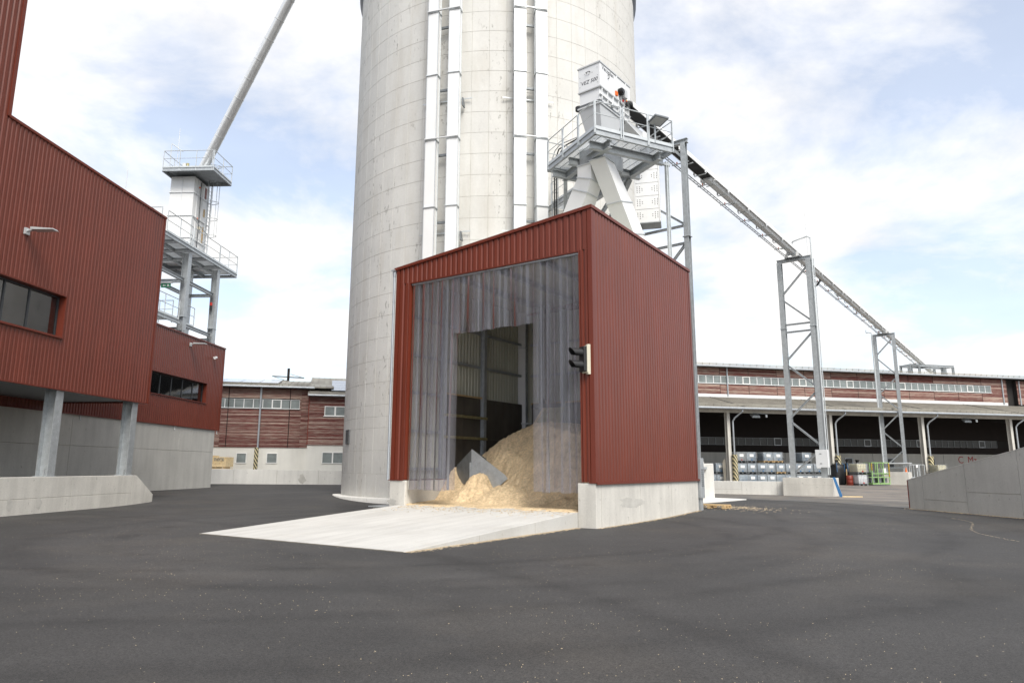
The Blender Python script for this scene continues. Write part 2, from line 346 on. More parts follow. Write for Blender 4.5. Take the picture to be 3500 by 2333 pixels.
def text(name, s, size, mt, parent, mw, depth=.002, shear=0.):
    c = bpy.data.curves.new(name, 'FONT'); c.body = s; c.size = size; c.extrude = depth; c.shear = shear; c.align_x = 'CENTER'
    t = bpy.data.objects.new(name, c); COL.objects.link(t)
    dg = bpy.context.evaluated_depsgraph_get(); me = bpy.data.meshes.new_from_object(t.evaluated_get(dg))
    bpy.data.objects.remove(t); me.materials.clear(); o = obj(name, me, mt, parent); o.matrix_local = mw; return o
def face_matrix(origin, xdir, updir):
    x = Vector(xdir).normalized(); y = Vector(updir).normalized(); z = x.cross(y)
    return Matrix(((x.x, y.x, z.x, origin[0]), (x.y, y.y, z.y, origin[1]), (x.z, y.z, z.z, origin[2]), (0, 0, 0, 1)))
def rib_profile(width, n, depth=.038, crest=.55):
    """trapezoid sheet profile: list of (along, out) with out<=0"""
    p = width/n; s = p*.14; c = p*crest; v = p-c-2*s; pts = []; x = 0
    for i in range(n):
        pts += [(x, -depth), (x+v/2, -depth), (x+v/2+s, 0), (x+v/2+s+c, 0), (x+p-v/2, -depth)]; x += p
    pts.append((width, -depth)); return pts
def sheet(width, n, z0, z1, depth=.038, crest=.55, flip=False):
    """mesh in local: along +Y, out = +X (flip: out = -X); z0/z1 numbers or functions of y"""
    f0 = z0 if callable(z0) else (lambda y: z0); f1 = z1 if callable(z1) else (lambda y: z1)
    m = MB(); pr = rib_profile(width, n, depth, crest); sg = -1 if flip else 1
    vs = [(sg*o, y, f0(y)) for y, o in pr]+[(sg*o, y, f1(y)) for y, o in pr]; k = len(pr)
    fs = [((i, i+1, k+i+1, k+i) if not flip else (i+1, i, k+i, k+i+1)) for i in range(k-1)]
    m.add(vs, fs)
    # folded return behind the sheet so it has a real thickness at top and bottom edge
    return m
def handrail(parent, p0, p1, posts, h=1.1, drop=.18, toe=True, r=.022, mt='galv_light', name='handrail'):
    m = MB(); p0, p1 = Vector(p0), Vector(p1)
    up = Vector((0, 0, 1)); d = p1-p0
    m.tube(p0+up*h, p1+up*h, r, 8); m.tube(p0+up*h*.55, p1+up*h*.55, r*.7, 6)
    n = posts
    for i in range(n+1):
        q = p0+d*(i/n); m.bar(q-up*drop, q+up*h, .05, .04, up=d.normalized())
    if toe: m.bar(p0+up*.06, p1+up*.06, .012, .12)
    return m.build(name, mt, parent)

# ------------------------------------------------------------------ ground
def ss(t): t = min(1, max(0, t)); return t*t*(3-2*t)
def gz(x, y):
    z = .2*ss((y-46)/16)
    z = max(z, .31*ss((-x-1)/8)*ss((y-30)/10))
    return z+.12*math.exp(-((x-7.6)/3.2)**2-((y-28.5)/4.0)**2)
def axis(lo, hi, f0, f1, big):
    a = [lo+k*big for k in range(int((f0-lo)/big)+1)]; a = [v for v in a if v < f0-.5]
    a += [f0+k for k in range(int(f1-f0)+1)]; v = f1+big
    while v <= hi: a.append(v); v += big
    return a
def sheet_grid(xs, ys, off, inside=None):
    m = MB(); idx = {}; vs = []; fs = []
    for j, y in enumerate(ys):
        for i, x in enumerate(xs): idx[i, j] = len(vs); vs.append((x, y, gz(x, y)+off))
    for j in range(len(ys)-1):
        for i in range(len(xs)-1): fs.append((idx[i, j], idx[i+1, j], idx[i+1, j+1], idx[i, j+1]))
    m.add(vs, fs, True); return m
xs = axis(-1500, 1500, -45, 100, 50); ys = axis(-1000, 1800, -20, 110, 50)
tag(sheet_grid(xs, ys, 0).build('ground', 'asphalt'), 'dark asphalt yard with wheel tracks and specks of sawdust', kind='structure')
def strip_sheet(rows, off, nx):
    m = MB(); vs = []; fs = []
    for y, x0, x1 in rows:
        for k in range(nx+1): x = x0+(x1-x0)*k/nx; vs.append((x, y, gz(x, y)+off))
    w = nx+1
    for j in range(len(rows)-1):
        for k in range(nx): fs.append((j*w+k, j*w+k+1, (j+1)*w+k+1, (j+1)*w+k))
    return m.add(vs, fs, True)
def lerp_rows(keys, step):
    r = []
    for (y0, a0, b0), (y1, a1, b1) in zip(keys, keys[1:]):
        n = max(1, int((y1-y0)/step))
        for k in range(n): t = k/n; r.append((y0+(y1-y0)*t, a0+(a1-a0)*t, b0+(b1-b0)*t))
    r.append(keys[-1]); return r
tag(strip_sheet(lerp_rows([(28, 19.6, 110), (34.4, 19.2, 110), (39.5, 18.1, 110), (44.5, 17.2, 110), (48, 13.0, 110), (52, 8, 110), (84, 8, 110)], .5), .012, 90).build('yard_pavement', 'old_asphalt'),
    'worn pale asphalt of the storage yard', kind='structure')
tag(strip_sheet(lerp_rows([(31, 17.1, 19.41), (35.4, 16.0, 18.98), (41.4, 11.6, 17.75), (44.5, 12.5, 17.2), (47.8, 13.2, 13.22)], .5), .008, 12).build('asphalt_strip', 'grey_asphalt'),
    'grey patched asphalt strip before the storage yard', kind='structure')
m = MB(); m.prism([(8.4, 33.4), (12.7, 38.6), (11.2, 40.6), (7.2, 37.5)], 'z', -.2, .05); tag(m.build('concrete_pad', 'white_concrete'), 'pale concrete pad behind the shed', kind='structure')

# ------------------------------------------------------------------ loading shed
S0 = (2.37, 20.02); SA = 33.9
shed = thing('loading_shed', 'red ribbed metal loading shed with open front on a concrete base', 'shed', S0, SA)
SW, SD = 7.87, 8.45
top = lambda x: 9.50+x*(.72/SW)
floor = lambda y: .42+.058*y
# concrete base walls
b = MB(); b.box(-.58, 0, .002, SD, -.4, 1.235); base_r = b.build('base_wall', 'concrete', shed, bevel=.015)
MB().box(-SW-.03, -7.2, .002, SD, -.4, 1.235).build('base_wall', 'concrete', shed, bevel=.015)
MB().box(-7.19, -.59, SD-.5, SD-.004, -.4, 1.235).build('base_wall', 'concrete', shed)
# damp patches and joints on the right-hand base wall
m = MB()
for y in (.32, 3.05, 5.7): m.box(-.001, .0035, y, y+.012, -.3, 1.22)
m.build('joint', 'silo_joint', base_r)
def blotch(cx, cy, rx, ry, seed, n=26):
    rr = random.Random(seed); ph = [rr.uniform(0, 6.28) for _ in range(4)]
    return [(cx+rx*cos(t)*(1+.22*sin(3*t+ph[0])+.13*sin(7*t+ph[1])), cy+ry*sin(t)*(1+.25*sin(2*t+ph[2])+.12*sin(9*t+ph[3]))) for t in [2*pi*k/n for k in range(n)]]
MB().prism(blotch(2.35, .62, .85, .17, 3), 'x', -.002, .003).build('damp_stain', 'wet_concrete', base_r)
MB().prism([(-u, v) for u, v in blotch(7.75, .52, .2, .11, 8)], 'y', -.0015, .003).build('damp_stain', 'wet_concrete', shed)
# ledge flashings
m = MB(); m.box(-.2, .07, -.03, SD+.05, 1.237, 1.266); m.box(.055, .07, -.03, SD+.05, 1.20, 1.237); m.build('ledge_flashing', 'red_trim', shed)
m = MB(); m.box(-SW-.1, -7.3, -.03, SD+.05, 1.237, 1.266); m.build('ledge_flashing', 'red_trim', shed)
# cladding: right side
wR = (SD-.24)/8; me = sheet(wR, 5, 1.268, 9.41).mesh('cladding_sheet')
for k in range(8): obj('cladding_sheet', me, 'red_metal', shed, (0.004, .12+k*wR, 0))
me = sheet(wR, 5, 1.268, 8.72, flip=True).mesh('cladding_sheet')
for k in range(8): obj('cladding_sheet', me, 'red_metal', shed, (-SW-.004, .12+k*wR, 0))
# front fascia (sheets cut to the roof slope) and jambs
nF = 7; wF = (SW-.24)/nF
for k in range(nF):
    x0 = -SW+.12+k*wF
    me = sheet(wF, 5, 8.14, lambda y, x0=x0: top(x0+y)-.09).mesh('cladding_sheet')
    obj('cladding_sheet', me, 'red_metal', shed, (x0, -.004, 0), -pi/2)
me = sheet(.31, 2, 1.268, 8.138, crest=.42).mesh('cladding_sheet'); obj('cladding_sheet', me, 'red_metal', shed, (-.43, -.004, 0), -pi/2)
me = sheet(.51, 2, 1.268, 8.138, crest=.5).mesh('cladding_sheet'); obj('cladding_sheet', me, 'red_metal', shed, (-SW+.12, -.004, 0), -pi/2)
wB = (SW-.24)/7
for k in range(7):
    x0 = -.12-k*wB
    me = sheet(wB, 5, 1.268, lambda y, x0=x0: top(x0-y)-.09).mesh('cladding_sheet'); obj('cladding_sheet', me, 'red_metal', shed, (x0, SD+.004, 0), pi/2)
# trims
for x0, x1, y0, y1, zt in ((-.13, .016, -.016, .13, 9.43), (-.13, .016, SD-.13, SD+.016, 9.43), (-SW-.016, -SW+.13, -.016, .13, 8.72), (-SW-.016, -SW+.13, SD-.13, SD+.016, 8.72)):
    MB().box(x0, x1, y0, y1, 1.267, zt).build('corner_trim', 'red_trim', shed)
m = MB()
m.bar((-SW-.10, .035, top(-SW-.10)-.05), (.045, .035, top(.045)-.05), .17, .10); m.build('verge_trim', 'red_trim', shed)
m = MB(); m.bar((-SW-.10, SD-.035, top(-SW-.10)-.05), (.045, SD-.035, top(.045)-.05), .17, .10); m.build('verge_trim', 'red_trim', shed)
m = MB(); m.box(-.13, .045, .12, SD-.12, 9.405, 9.505); m.build('parapet_trim', 'red_trim', shed)
m = MB(); m.box(-.445, -.405, -.012, .16, 1.268, 8.139); m.build('jamb_trim', 'red_trim', shed)
m = MB(); m.box(-7.265, -7.225, -.012, .16, 1.268, 8.139); m.build('jamb_trim', 'red_trim', shed)
m = MB(); m.box(-7.26, -.41, .0, .16, 8.10, 8.1395); m.build('lintel_trim', 'red_trim', shed)
# roof
m = MB(); m.hexa([(-SW+.02, .1, top(-SW)-.22), (-.14, .1, top(0)-.22), (-.14, SD-.1, top(0)-.22), (-SW+.02, SD-.1, top(-SW)-.22), (-SW+.02, .1, top(-SW)-.14), (-.14, .1, top(0)-.14), (-.14, SD-.1, top(0)-.14), (-SW+.02, SD-.1, top(-SW)-.14)])
m.build('roof', 'liner', shed)
for x in (-1.6, -3.2, -4.8, -6.4):
    MB().ibeam((x, .2, top(x)-.36), (x, SD-.2, top(x)-.36), .1, .22).build('purlin', 'galv', shed)
# inner liner sheets
wl = (SD-.3)/8; me = sheet(wl, 5, 1.24, 8.55, .035).mesh('liner_sheet')
for k in range(8): obj('liner_sheet', me, 'liner', shed, (-SW+.085, .12+k*wl, 0))
me = sheet(wl, 5, 1.24, 9.2, .035, flip=True).mesh('liner_sheet')
for k in range(8): obj('liner_sheet', me, 'liner', shed, (-.085, .12+k*wl, 0))
wl = (SW-.24)/7; me = sheet(wl, 5, 1.24, 8.5, .035).mesh('liner_sheet')
for k in range(7): obj('liner_sheet', me, 'liner', shed, (-SW+.12+k*wl, SD-.09, 0), -pi/2)
# steel frame inside
for y in (.30, 2.42, 4.98, 8.1):
    MB().ibeam((-7.60, y, 1.236), (-7.60, y, 8.45), .17, .2, up=(1, 0, 0)).build('frame_post', 'galv', shed)
    MB().ibeam((-.24, y, 1.236), (-.24, y, 9.1), .17, .2, up=(1, 0, 0)).build('frame_post', 'galv', shed)
for x in (-5.6, -3.8, -2.0): MB().ibeam((x, 8.12, 1.236), (x, 8.12, 8.5), .17, .2, up=(0, 1, 0)).build('frame_post', 'galv', shed)
for z in (1.62, 2.95, 4.33, 5.7, 7.1):
    MB().bar((-7.71, .4, z), (-7.71, 8.0, z), .055, .10).build('girt', 'galv', shed)
    MB().bar((-7.4, 8.27, z), (-.4, 8.27, z), .055, .10).build('girt', 'galv', shed)
    MB().bar((-.15, .4, z), (-.15, 8.0, z), .055, .10).build('girt', 'galv', shed)
# dark lining panels low on the inner walls
def lining(x0, x1, y0, y1, z0, z1): MB().box(x0, x1, y0, y1, z0, z1).build('lining_panel', 'dark_panel', shed)
for y0, y1 in ((2.53, 3.68), (3.69, 4.86), (5.1, 6.5), (6.51, 7.95)):
    for z0, z1 in ((1.237, 2.80), (2.805, 4.42)): lining(-7.68, -7.66, y0, y1, z0, z1)
for x0, x1 in ((-7.3, -5.75), (-5.72, -3.85), (-3.82, -2.1), (-2.07, -.5)):
    for z0, z1 in ((1.237, 2.80), (2.805, 4.42)): lining(x0, x1, 8.20, 8.22, z0, z1)
for z in (2.80, 3.62): MB().bar((-7.46, 2.36, z), (-7.46, 5.06, z), .04, .10).build('cross_rail', 'brass', shed)
MB().bar((-7.64, 2.5, 4.45), (-7.64, 4.9, 4.45), .09, .06).build('panel_cap', 'wood', shed)
MB().bar((-7.3, 8.17, 4.45), (-.5, 8.17, 4.45), .09, .06).build('panel_cap', 'wood', shed)
for a, q in (((-7.5, .5, 1.6), (-7.5, 2.3, 7.6)), ((-7.5, .6, 7.6), (-7.5, 2.3, 4.3)), ((-7.3, 7.95, 1.6), (-5.2, 7.95, 8.3)), ((-7.3, 7.95, 8.2), (-5.0, 7.95, 1.8))):
    MB().tube(a, q, .014, 6).build('bracing_rod', 'galv', shed)
# gutter and downpipe on the low side
m = MB(); n = 10; ring = [( -SW-.11+.075*cos(t), .075*sin(t)) for t in [pi+pi*k/n for k in range(n+1)]]; ring += [(u*.9-(SW+.11)*.1, v*.9) for u, v in ring[::-1]]
m.prism([(u, v+8.70) for u, v in ring], 'y', -.12, SD+.05); m.prism([(-SW-.11+.075*cos(t), 8.70+.075*sin(t)) for t in [pi+pi*k/n for k in range(n+1)]], 'y', -.125, -.115); gut = m.build('gutter', 'zinc', shed)
m = MB(); m.lathe([(.075, 8.62), (.05, 8.45)], (-SW-.11, -.02, 0), 10); m.path([(-SW-.11, -.02, 8.5), (-SW-.11, -.02, 1.25)], .042, 10)
for z in (2.5, 5, 7.5): m.lathe([(.05, z), (.05, z+.05)], (-SW-.11, -.02, 0), 10)
m.build('downpipe', 'zinc', shed)

# ramp
m = MB(); rows = []
for y in (-7.2, -4.8, -2.4, -.02): rows.append(y)
z0 = lambda y: max(.012, .42+.0567*y) if y < 0 else floor(y)
m.hexa([(-7.5, -7.2, -.3), (-.585, -7.2, -.3), (-.585, -.012, -.3), (-7.5, -.012, -.3), (-7.5, -7.2, .015), (-.585, -7.2, .015), (-.585, -.012, .42), (-7.5, -.012, .42)])
ramp_o = m.build('concrete_ramp', 'ramp_concrete', None, (*S0, 0), -R(SA), bevel=.012); tag(ramp_o, 'pale concrete ramp leading up into the red shed', kind='structure')
m = MB(); m.bar((-7.5, -7.222, .006), (-.585, -7.222, .006), .03, .02); m.build('steel_edge_strip', 'old_tile', ramp_o)
m = MB(); m.bar((-.61, -7.2, .0), (-.61, -7.19, .0), .01, .01)
for y in (-4.7, -2.3): MB().box(-.586, -.582, y, y+.012, -.1, z0(y)-.01).build('joint', 'silo_joint', ramp_o)
m = MB(); m.hexa([(-7.2, -.010, -.3), (-.58, -.010, -.3), (-.58, SD-.5, -.3), (-7.2, SD-.5, -.3), (-7.2, -.010, .42), (-.58, -.010, .42), (-.58, SD-.5, floor(SD)), (-7.2, SD-.5, floor(SD))])
m.build('floor_slab', 'ramp_concrete', shed)
# small concrete block with a steel cover plate left of the shed
blk = thing('cable_pit', 'low concrete block with a grey steel cover plate beside the shed', 'concrete block', to_world(S0, SA, (-8.5, .35))[:2], SA)
box('base', 'concrete', blk, -.5, .5, 0, 1.4, -.2, .30); m = MB().box(-.62, .58, -.12, 1.55, .302, .335); m.build('cover_plate', 'galv', blk)

# ------------------------------------------------------------------ sawdust pile
def nz(x, y, s, seed=0):
    from mathutils import noise as mn
    return mn.fractal(Vector((x*s+seed, y*s, seed*1.7)), 1., 2., 5)
def pile_h(x, y):
    H = (3.30-.10*min(2.2, x+4.7)) if x > -4.7 else 3.30-.55*(-4.7-x)
    H += .12*sin(x*1.3+1)
    toe = 1.35+.35*sin(x*.9+.6)+.25*nz(x, 0, .8, 3)
    if x > -2.2: toe -= .55*ss((x+2.2)/1.2)
    h = floor(y)+(y-toe)*1.02*(1+.08*nz(x, y, .6, 1))
    if y-toe < .9: h -= .14*(1-((y-toe)/.9))*0
    h = min(h, H+.10*(y-4.5)); 
    h = h if h < H-.25 else H-.25+.25*math.tanh((h-H+.25)/.25)
    # spill fan at the bottom and slumped lumps
    wx, wy = x+.25*nz(x, y, 1.1, 31), y+.25*nz(x, y, 1.1, 37)
    fan = floor(y)+.50*math.exp(-((wx+4.0)/1.5)**2)*ss((y-.45)/1.3)*1.2-.03
    lump = floor(y)+.92*math.exp(-(abs((wx+5.5)/.62)**2.6)-(abs((wy-1.85)/.5)**2.6))-.02
    lump2 = floor(y)+1.5*math.exp(-(abs((wx+4.5)/.8)**2.4)-(abs((wy-2.85)/.7)**2.4))
    apron = floor(y)+.06*ss((y+.25-.55*nz(x, y, 1.1, 9)-.2*nz(x, y, 5, 19))/.7)-.02
    side = floor(y)+.30*ss((y-.35-.2*nz(x, y, 1.3, 15))/1.0)*math.exp(-((x+1.3)/1.1)**2)
    h = max(h, fan, lump, lump2, apron, side)
    k = min(1, max(0, (h-floor(y))/.25))
    h += k*(.05*nz(x, y, 1.5, 5)+.05*nz(x, y, 4.6, 2)+.04*nz(x, y, 10, 4))
    return h
m = MB(); vs = []; fs = []; nx, ny = 200, 240
X0, X1, Y0, Y1 = -7.19, -.585, -.9, 7.93
for j in range(ny+1):
    for i in range(nx+1):
        x = X0+(X1-X0)*i/nx; y = Y0+(Y1-Y0)*j/ny
        h = pile_h(x, y)
        vs.append((x, y, max(h, floor(y)-.03)))
for j in range(ny):
    for i in range(nx): a = j*(nx+1)+i; fs.append((a, a+1, a+nx+2, a+nx+1))
m.add(vs, fs, True)
tag(m.build('sawdust_pile', 'sawdust', None, (*S0, 0), -R(SA)), 'large heap of tan sawdust filling the shed', 'sawdust pile')
# galvanised guard plate half buried in the pile
gp = thing('guard_plate', 'angled galvanised steel guard plate standing in the sawdust', 'steel plate', to_world(S0, SA, (-5.95, 2.05)), SA)
m = MB(); m.prism([(0, .75), (0, 2.32), (1.45, 1.42), (1.55, 1.30), (.75, .72)], 'y', 0, .012); m.build('plate', 'galv', gp)
m = MB(); m.prism([(0, .75), (0, 2.32), (.9, 2.0), (.9, .75)], 'x', -.012, 0); m.hexa([(-1.1, .55, 1.1), (0, 0.0, 1.1), (0, .012, 1.1), (-1.1, .562, 1.1), (-1.1, .55, 1.75), (0, 0, 2.3), (0, .012, 2.3), (-1.1, .562, 1.75)]); m.build('side_plate', 'galv_dark', gp)  # same steel in a darker tone: the side leaf's shade is put into its colour
m = MB(); m.bar((-.03, -.02, 1.1), (-.03, -.02, 1.85), .06, .02); m.build('angle_stiffener', 'galv', gp)
# hydraulic rams and chute at the back of the shed
hr = thing('hydraulic_ram', 'black vertical hydraulic ram with bright rods at the back of the shed', 'hydraulic ram', to_world(S0, SA, (-6.1, 7.1)), SA)
m = MB(); m.tube((0, 0, 4.3), (0, 0, 8.5), .13, 14); m.tube((.32, 0, 4.3), (.32, 0, 8.5), .1, 14); m.build('cylinder', 'black', hr)
m = MB(); m.tube((-.19, -.05, 4.5), (-.19, -.05, 8.5), .022, 8); m.tube((.17, -.1, 4.5), (.17, -.1, 8.5), .02, 8); m.build('rod', 'alu', hr)
m = MB(); m.box(-.35, .6, -.2, .2, 4.12, 4.32); m.box(-.1, .1, -.12, .12, 3.5, 4.12); m.build('foot', 'black', hr)
ch = thing('scraper_plate', 'worn brassy steel scraper plate above the sawdust', 'steel plate', to_world(S0, SA, (-5.4, 6.6)), SA)
m = MB(); m.hexa([(-1.0, -.5, 2.6), (.6, -.5, 2.6), (.6, .1, 4.1), (-.35, .1, 4.1), (-1.0, -.46, 2.6), (.6, -.46, 2.6), (.6, .14, 4.1), (-.35, .14, 4.1)]); m.build('plate', 'brass', ch)
m = MB(); m.bar((-1.03, -.52, 2.6), (-.37, .1, 4.1), .1, .08); m.build('edge_frame', 'wood', ch)

# ------------------------------------------------------------------ strip curtain
cur = thing('strip_curtain', 'clear bluish plastic strip curtain hanging in the shed opening', 'strip curtain', S0, SA)
rr = random.Random(11)
def strip(x0, w, ztop, zbot, y, seed, twist=0.):
    m = MB(); nz_ = 14; nx_ = 5; r = random.Random(seed); ph = r.uniform(0, 6); amp = r.uniform(.012, .035); vs = []; fs = []; cv = r.choice((-1, 1))*r.uniform(.012, .035); lean = r.uniform(-.05, .05)
    for side in (0, 1):
        for j in range(nz_+1):
            t = j/nz_; z = ztop+(zbot-ztop)*t
            for i in range(nx_+1):
                u = i/nx_-.5; yy = y+amp*sin(ph+t*4.2)*t+cv*(1-4*u*u)+u*twist*t+side*.003
                vs.append((x0+w*(u+.5)+lean*t*t, yy, z))
    w_ = nx_+1; o2 = (nz_+1)*w_
    for j in range(nz_):
        for i in range(nx_):
            a = j*w_+i; fs.append((a, a+1, a+w_+1, a+w_)); fs.append((o2+a+w_, o2+a+w_+1, o2+a+1, o2+a))
    m.add(vs, fs, True); return m
x = -7.14; k = 0
while x < -5.35:
    strip(x, .30, 8.09, .93+rr.uniform(-.02, .03), .09+.035*(k % 2), 100+k, rr.uniform(-.07, .07)).build('strip', 'pvc_strip', cur); x += .215; k += 1
x = -5.36; k = 0
while x < -2.25:
    strip(x, .30, 8.09, 6.09+rr.uniform(-.03, .03), .085+.04*(k % 2), 200+k, rr.uniform(-.07, .07)).build('strip', 'pvc_strip', cur); x += .212; k += 1
x = -2.12; k = 0
while x < -.65:
    strip(x, .31, 8.09, .95+rr.uniform(-.015, .02), .09+.035*(k % 2), 300+k, rr.uniform(-.1, .1)).build('strip', 'pvc_strip', cur); x += .235; k += 1
MB().bar((-7.2, .11, 8.07), (-.46, .11, 8.07), .1, .05).build('hanging_rail', 'galv', cur)

# traffic light on the right jamb
tl = thing('traffic_light', 'two-lamp black traffic light with a beige back plate on the shed jamb', 'traffic light', to_world(S0, SA, (-.26, -.075, 4.38)), SA+32)
MB().box(-.17, .17, -.0, .05, 0, .80).build('back_plate', 'beige_plastic', tl, bevel=.01)
m = MB(); m.box(-.15, .15, -.10, -.001, .03, .77); m.build('housing', 'black', tl, bevel=.02)
for z in (.22, .58):
    lens = MB().lathe([(.11, 0), (.10, .02)], (0, 0, 0), 18).build('lens', 'black_rubber', tl, (0, -.1, z)); lens.rotation_euler = (pi/2, 0, 0)
    m = MB(); n = 16; a0 = -R(25)
    ang = [a0+(pi-2*a0)*k/n for k in range(n+1)]
    outer = [(.135*cos(t), z+.135*sin(t)) for t in ang]; inner = [(.125*cos(t), z+.125*sin(t)) for t in ang[::-1]]
    Lf = lambda zc: -.10-.30-.10*((zc-z)/.135)
    pr = outer+inner; vs = [(u, -.10, v) for u, v in pr]+[(u, Lf(v), v) for u, v in pr]; c = len(pr)
    m.add(vs, [tuple(range(c)), tuple(range(2*c-1, c-1, -1))]+[(i, (i+1) % c, c+(i+1) % c, c+i) for i in range(c)], False); m.build('visor', 'black', tl)
MB().box(.02, .12, .05, .14, -.04, .84).build('bracket', 'beige_plastic', tl)

# ------------------------------------------------------------------ silo
SX, SY, SR = -.91, 40.0, 8.436
silo = thing('concrete_silo', 'huge round pale concrete silo with formwork panel marks behind the shed', 'silo', (SX, SY))
silo.rotation_euler = (0, 0, 0)
MB().lathe([(SR-.009, -.3), (SR-.009, 47)], n=122).build('core_wall', 'silo_joint', silo)
NC = 61; DA = 2*pi/NC; A0 = R(-90-1.74)      # panel joints; angle measured from the camera side
zs = [.26, 1.37, 2.46, 3.53, 4.07, 4.64]
while zs[-1] < 31: zs.append(zs[-1]+1.091)
def panel_mesh(h, seg=4, r=SR, g=.012, d=.010):
    m = MB(); n = seg; ga = g/r; t0, t1 = ga*.5, DA-ga*.5
    def P(t, rad, z): return (rad*cos(t), rad*sin(t), z)
    ts = [t0+ga*.5+(t1-t0-ga)*k/n for k in range(n+1)]
    m.add([P(t, r, z) for z in (g*.8, h-g*.8) for t in ts], [(k, k+1, n+k+2, n+k+1) for k in range(n)], True)
    for z0_, z1_ in ((g*.3, g*.8), (h-g*.8, h-g*.3)):
        ra, rb = (r-d, r) if z0_ < h/2 else (r, r-d)
        m.add([P(t, ra, z0_) for t in ts]+[P(t, rb, z1_) for t in ts], [(k, k+1, n+k+2, n+k+1) for k in range(n)])
    m.quad(P(t0, r-d, g*.3), P(ts[0], r, g*.8), P(ts[0], r, h-g*.8), P(t0, r-d, h-g*.3)); m.quad(P(ts[-1], r, g*.8), P(t1, r-d, g*.3), P(t1, r-d, h-g*.3), P(ts[-1], r, h-g*.8))
    return m
pm = {}
cells = []
for zi in range(len(zs)-1):
    h = round(zs[zi+1]-zs[zi], 3)
    for c in range(NC):
        off = 0 if zs[zi] > 1 else .4*DA
        ang = A0+c*DA+off; mid = ang+DA/2
        px, py = SX+SR*cos(mid), SY+SR*sin(mid); pz = (zs[zi]+zs[zi+1])/2
        facing = -(cos(mid)*px+sin(mid)*py)/hypot(px, py)
        if facing < .0: continue
        dist = sqrt(px*px+py*py+pz*pz); elev = atan2(pz, hypot(px, py)); az = atan2(px, py)
        hidden = (-.095 < az < .22 and pz < 10.2-.8*(az < 0)) or elev > R(38.5)
        cells.append((h, ang, zs[zi], -1 if hidden else facing*h/dist**2, facing))
cells.sort(key=lambda c: -c[3])
rest = MB()
for i, (h, ang, z, sc, fc) in enumerate(cells):
    if i < 300:
        if h not in pm: pm[h] = panel_mesh(h).mesh('formwork_panel')
        obj('formwork_panel', pm[h], 'silo_concrete', silo, (0, 0, z), ang)
    else:
        pmh = panel_mesh(h); ca, sa = cos(ang), sin(ang)
        rest.add([(x*ca-y*sa, x*sa+y*ca, q+z) for x, y, q in pmh.v], pmh.f, True)
tag(rest.build('formwork_panels', 'silo_concrete', silo), kind='stuff')
m = MB(); m.lathe([(SR+.45, -.2), (SR+.45, .25), (SR+.41, .28), (SR-.02, .29), (SR-.02, -.2)], n=96, cap=False); m.build('foot_ring', 'white_concrete', silo)
m = MB(); m.lathe([(SR, 29.3), (SR+.18, 29.65), (SR+.2, 30.2), (SR, 30.3)], n=96, cap=False); m.build('gallery_ring', 'black', silo)
# louvre vent
va = R(-90-62.9); vent = MB(); c, s = cos(va), sin(va)
def sp(t, r, z): return (r*cos(va+t), r*sin(va+t), z)
t = .042
for a, b_ in ((-t, -t+.006), (t-.006, t)): vent.hexa([sp(a, SR, 2.88), sp(a, SR+.06, 2.88), sp(b_, SR+.06, 2.88), sp(b_, SR, 2.88), sp(a, SR, 3.55), sp(a, SR+.06, 3.55), sp(b_, SR+.06, 3.55), sp(b_, SR, 3.55)])
for z in (2.86, 3.55): vent.hexa([sp(-t, SR, z), sp(-t, SR+.06, z), sp(t, SR+.06, z), sp(t, SR, z), sp(-t, SR, z+.03), sp(-t, SR+.06, z+.03), sp(t, SR+.06, z+.03), sp(t, SR, z+.03)])
for k in range(10):
    z = 2.90+k*.063; vent.hexa([sp(-t, SR+.01, z+.03), sp(-t, SR+.055, z), sp(t, SR+.055, z), sp(t, SR+.01, z+.03), sp(-t, SR+.01, z+.045), sp(-t, SR+.055, z+.015), sp(t, SR+.055, z+.015), sp(t, SR+.01, z+.045)])
vent.build('louvre_vent', 'galv_dark', silo)
MB().hexa([sp(-t, SR-.001, 2.88), sp(-t, SR+.004, 2.88), sp(t, SR+.004, 2.88), sp(t, SR-.001, 2.88), sp(-t, SR-.001, 3.55), sp(-t, SR+.004, 3.55), sp(t, SR+.004, 3.55), sp(t, SR-.001, 3.55)]).build('vent_opening', 'black', silo)

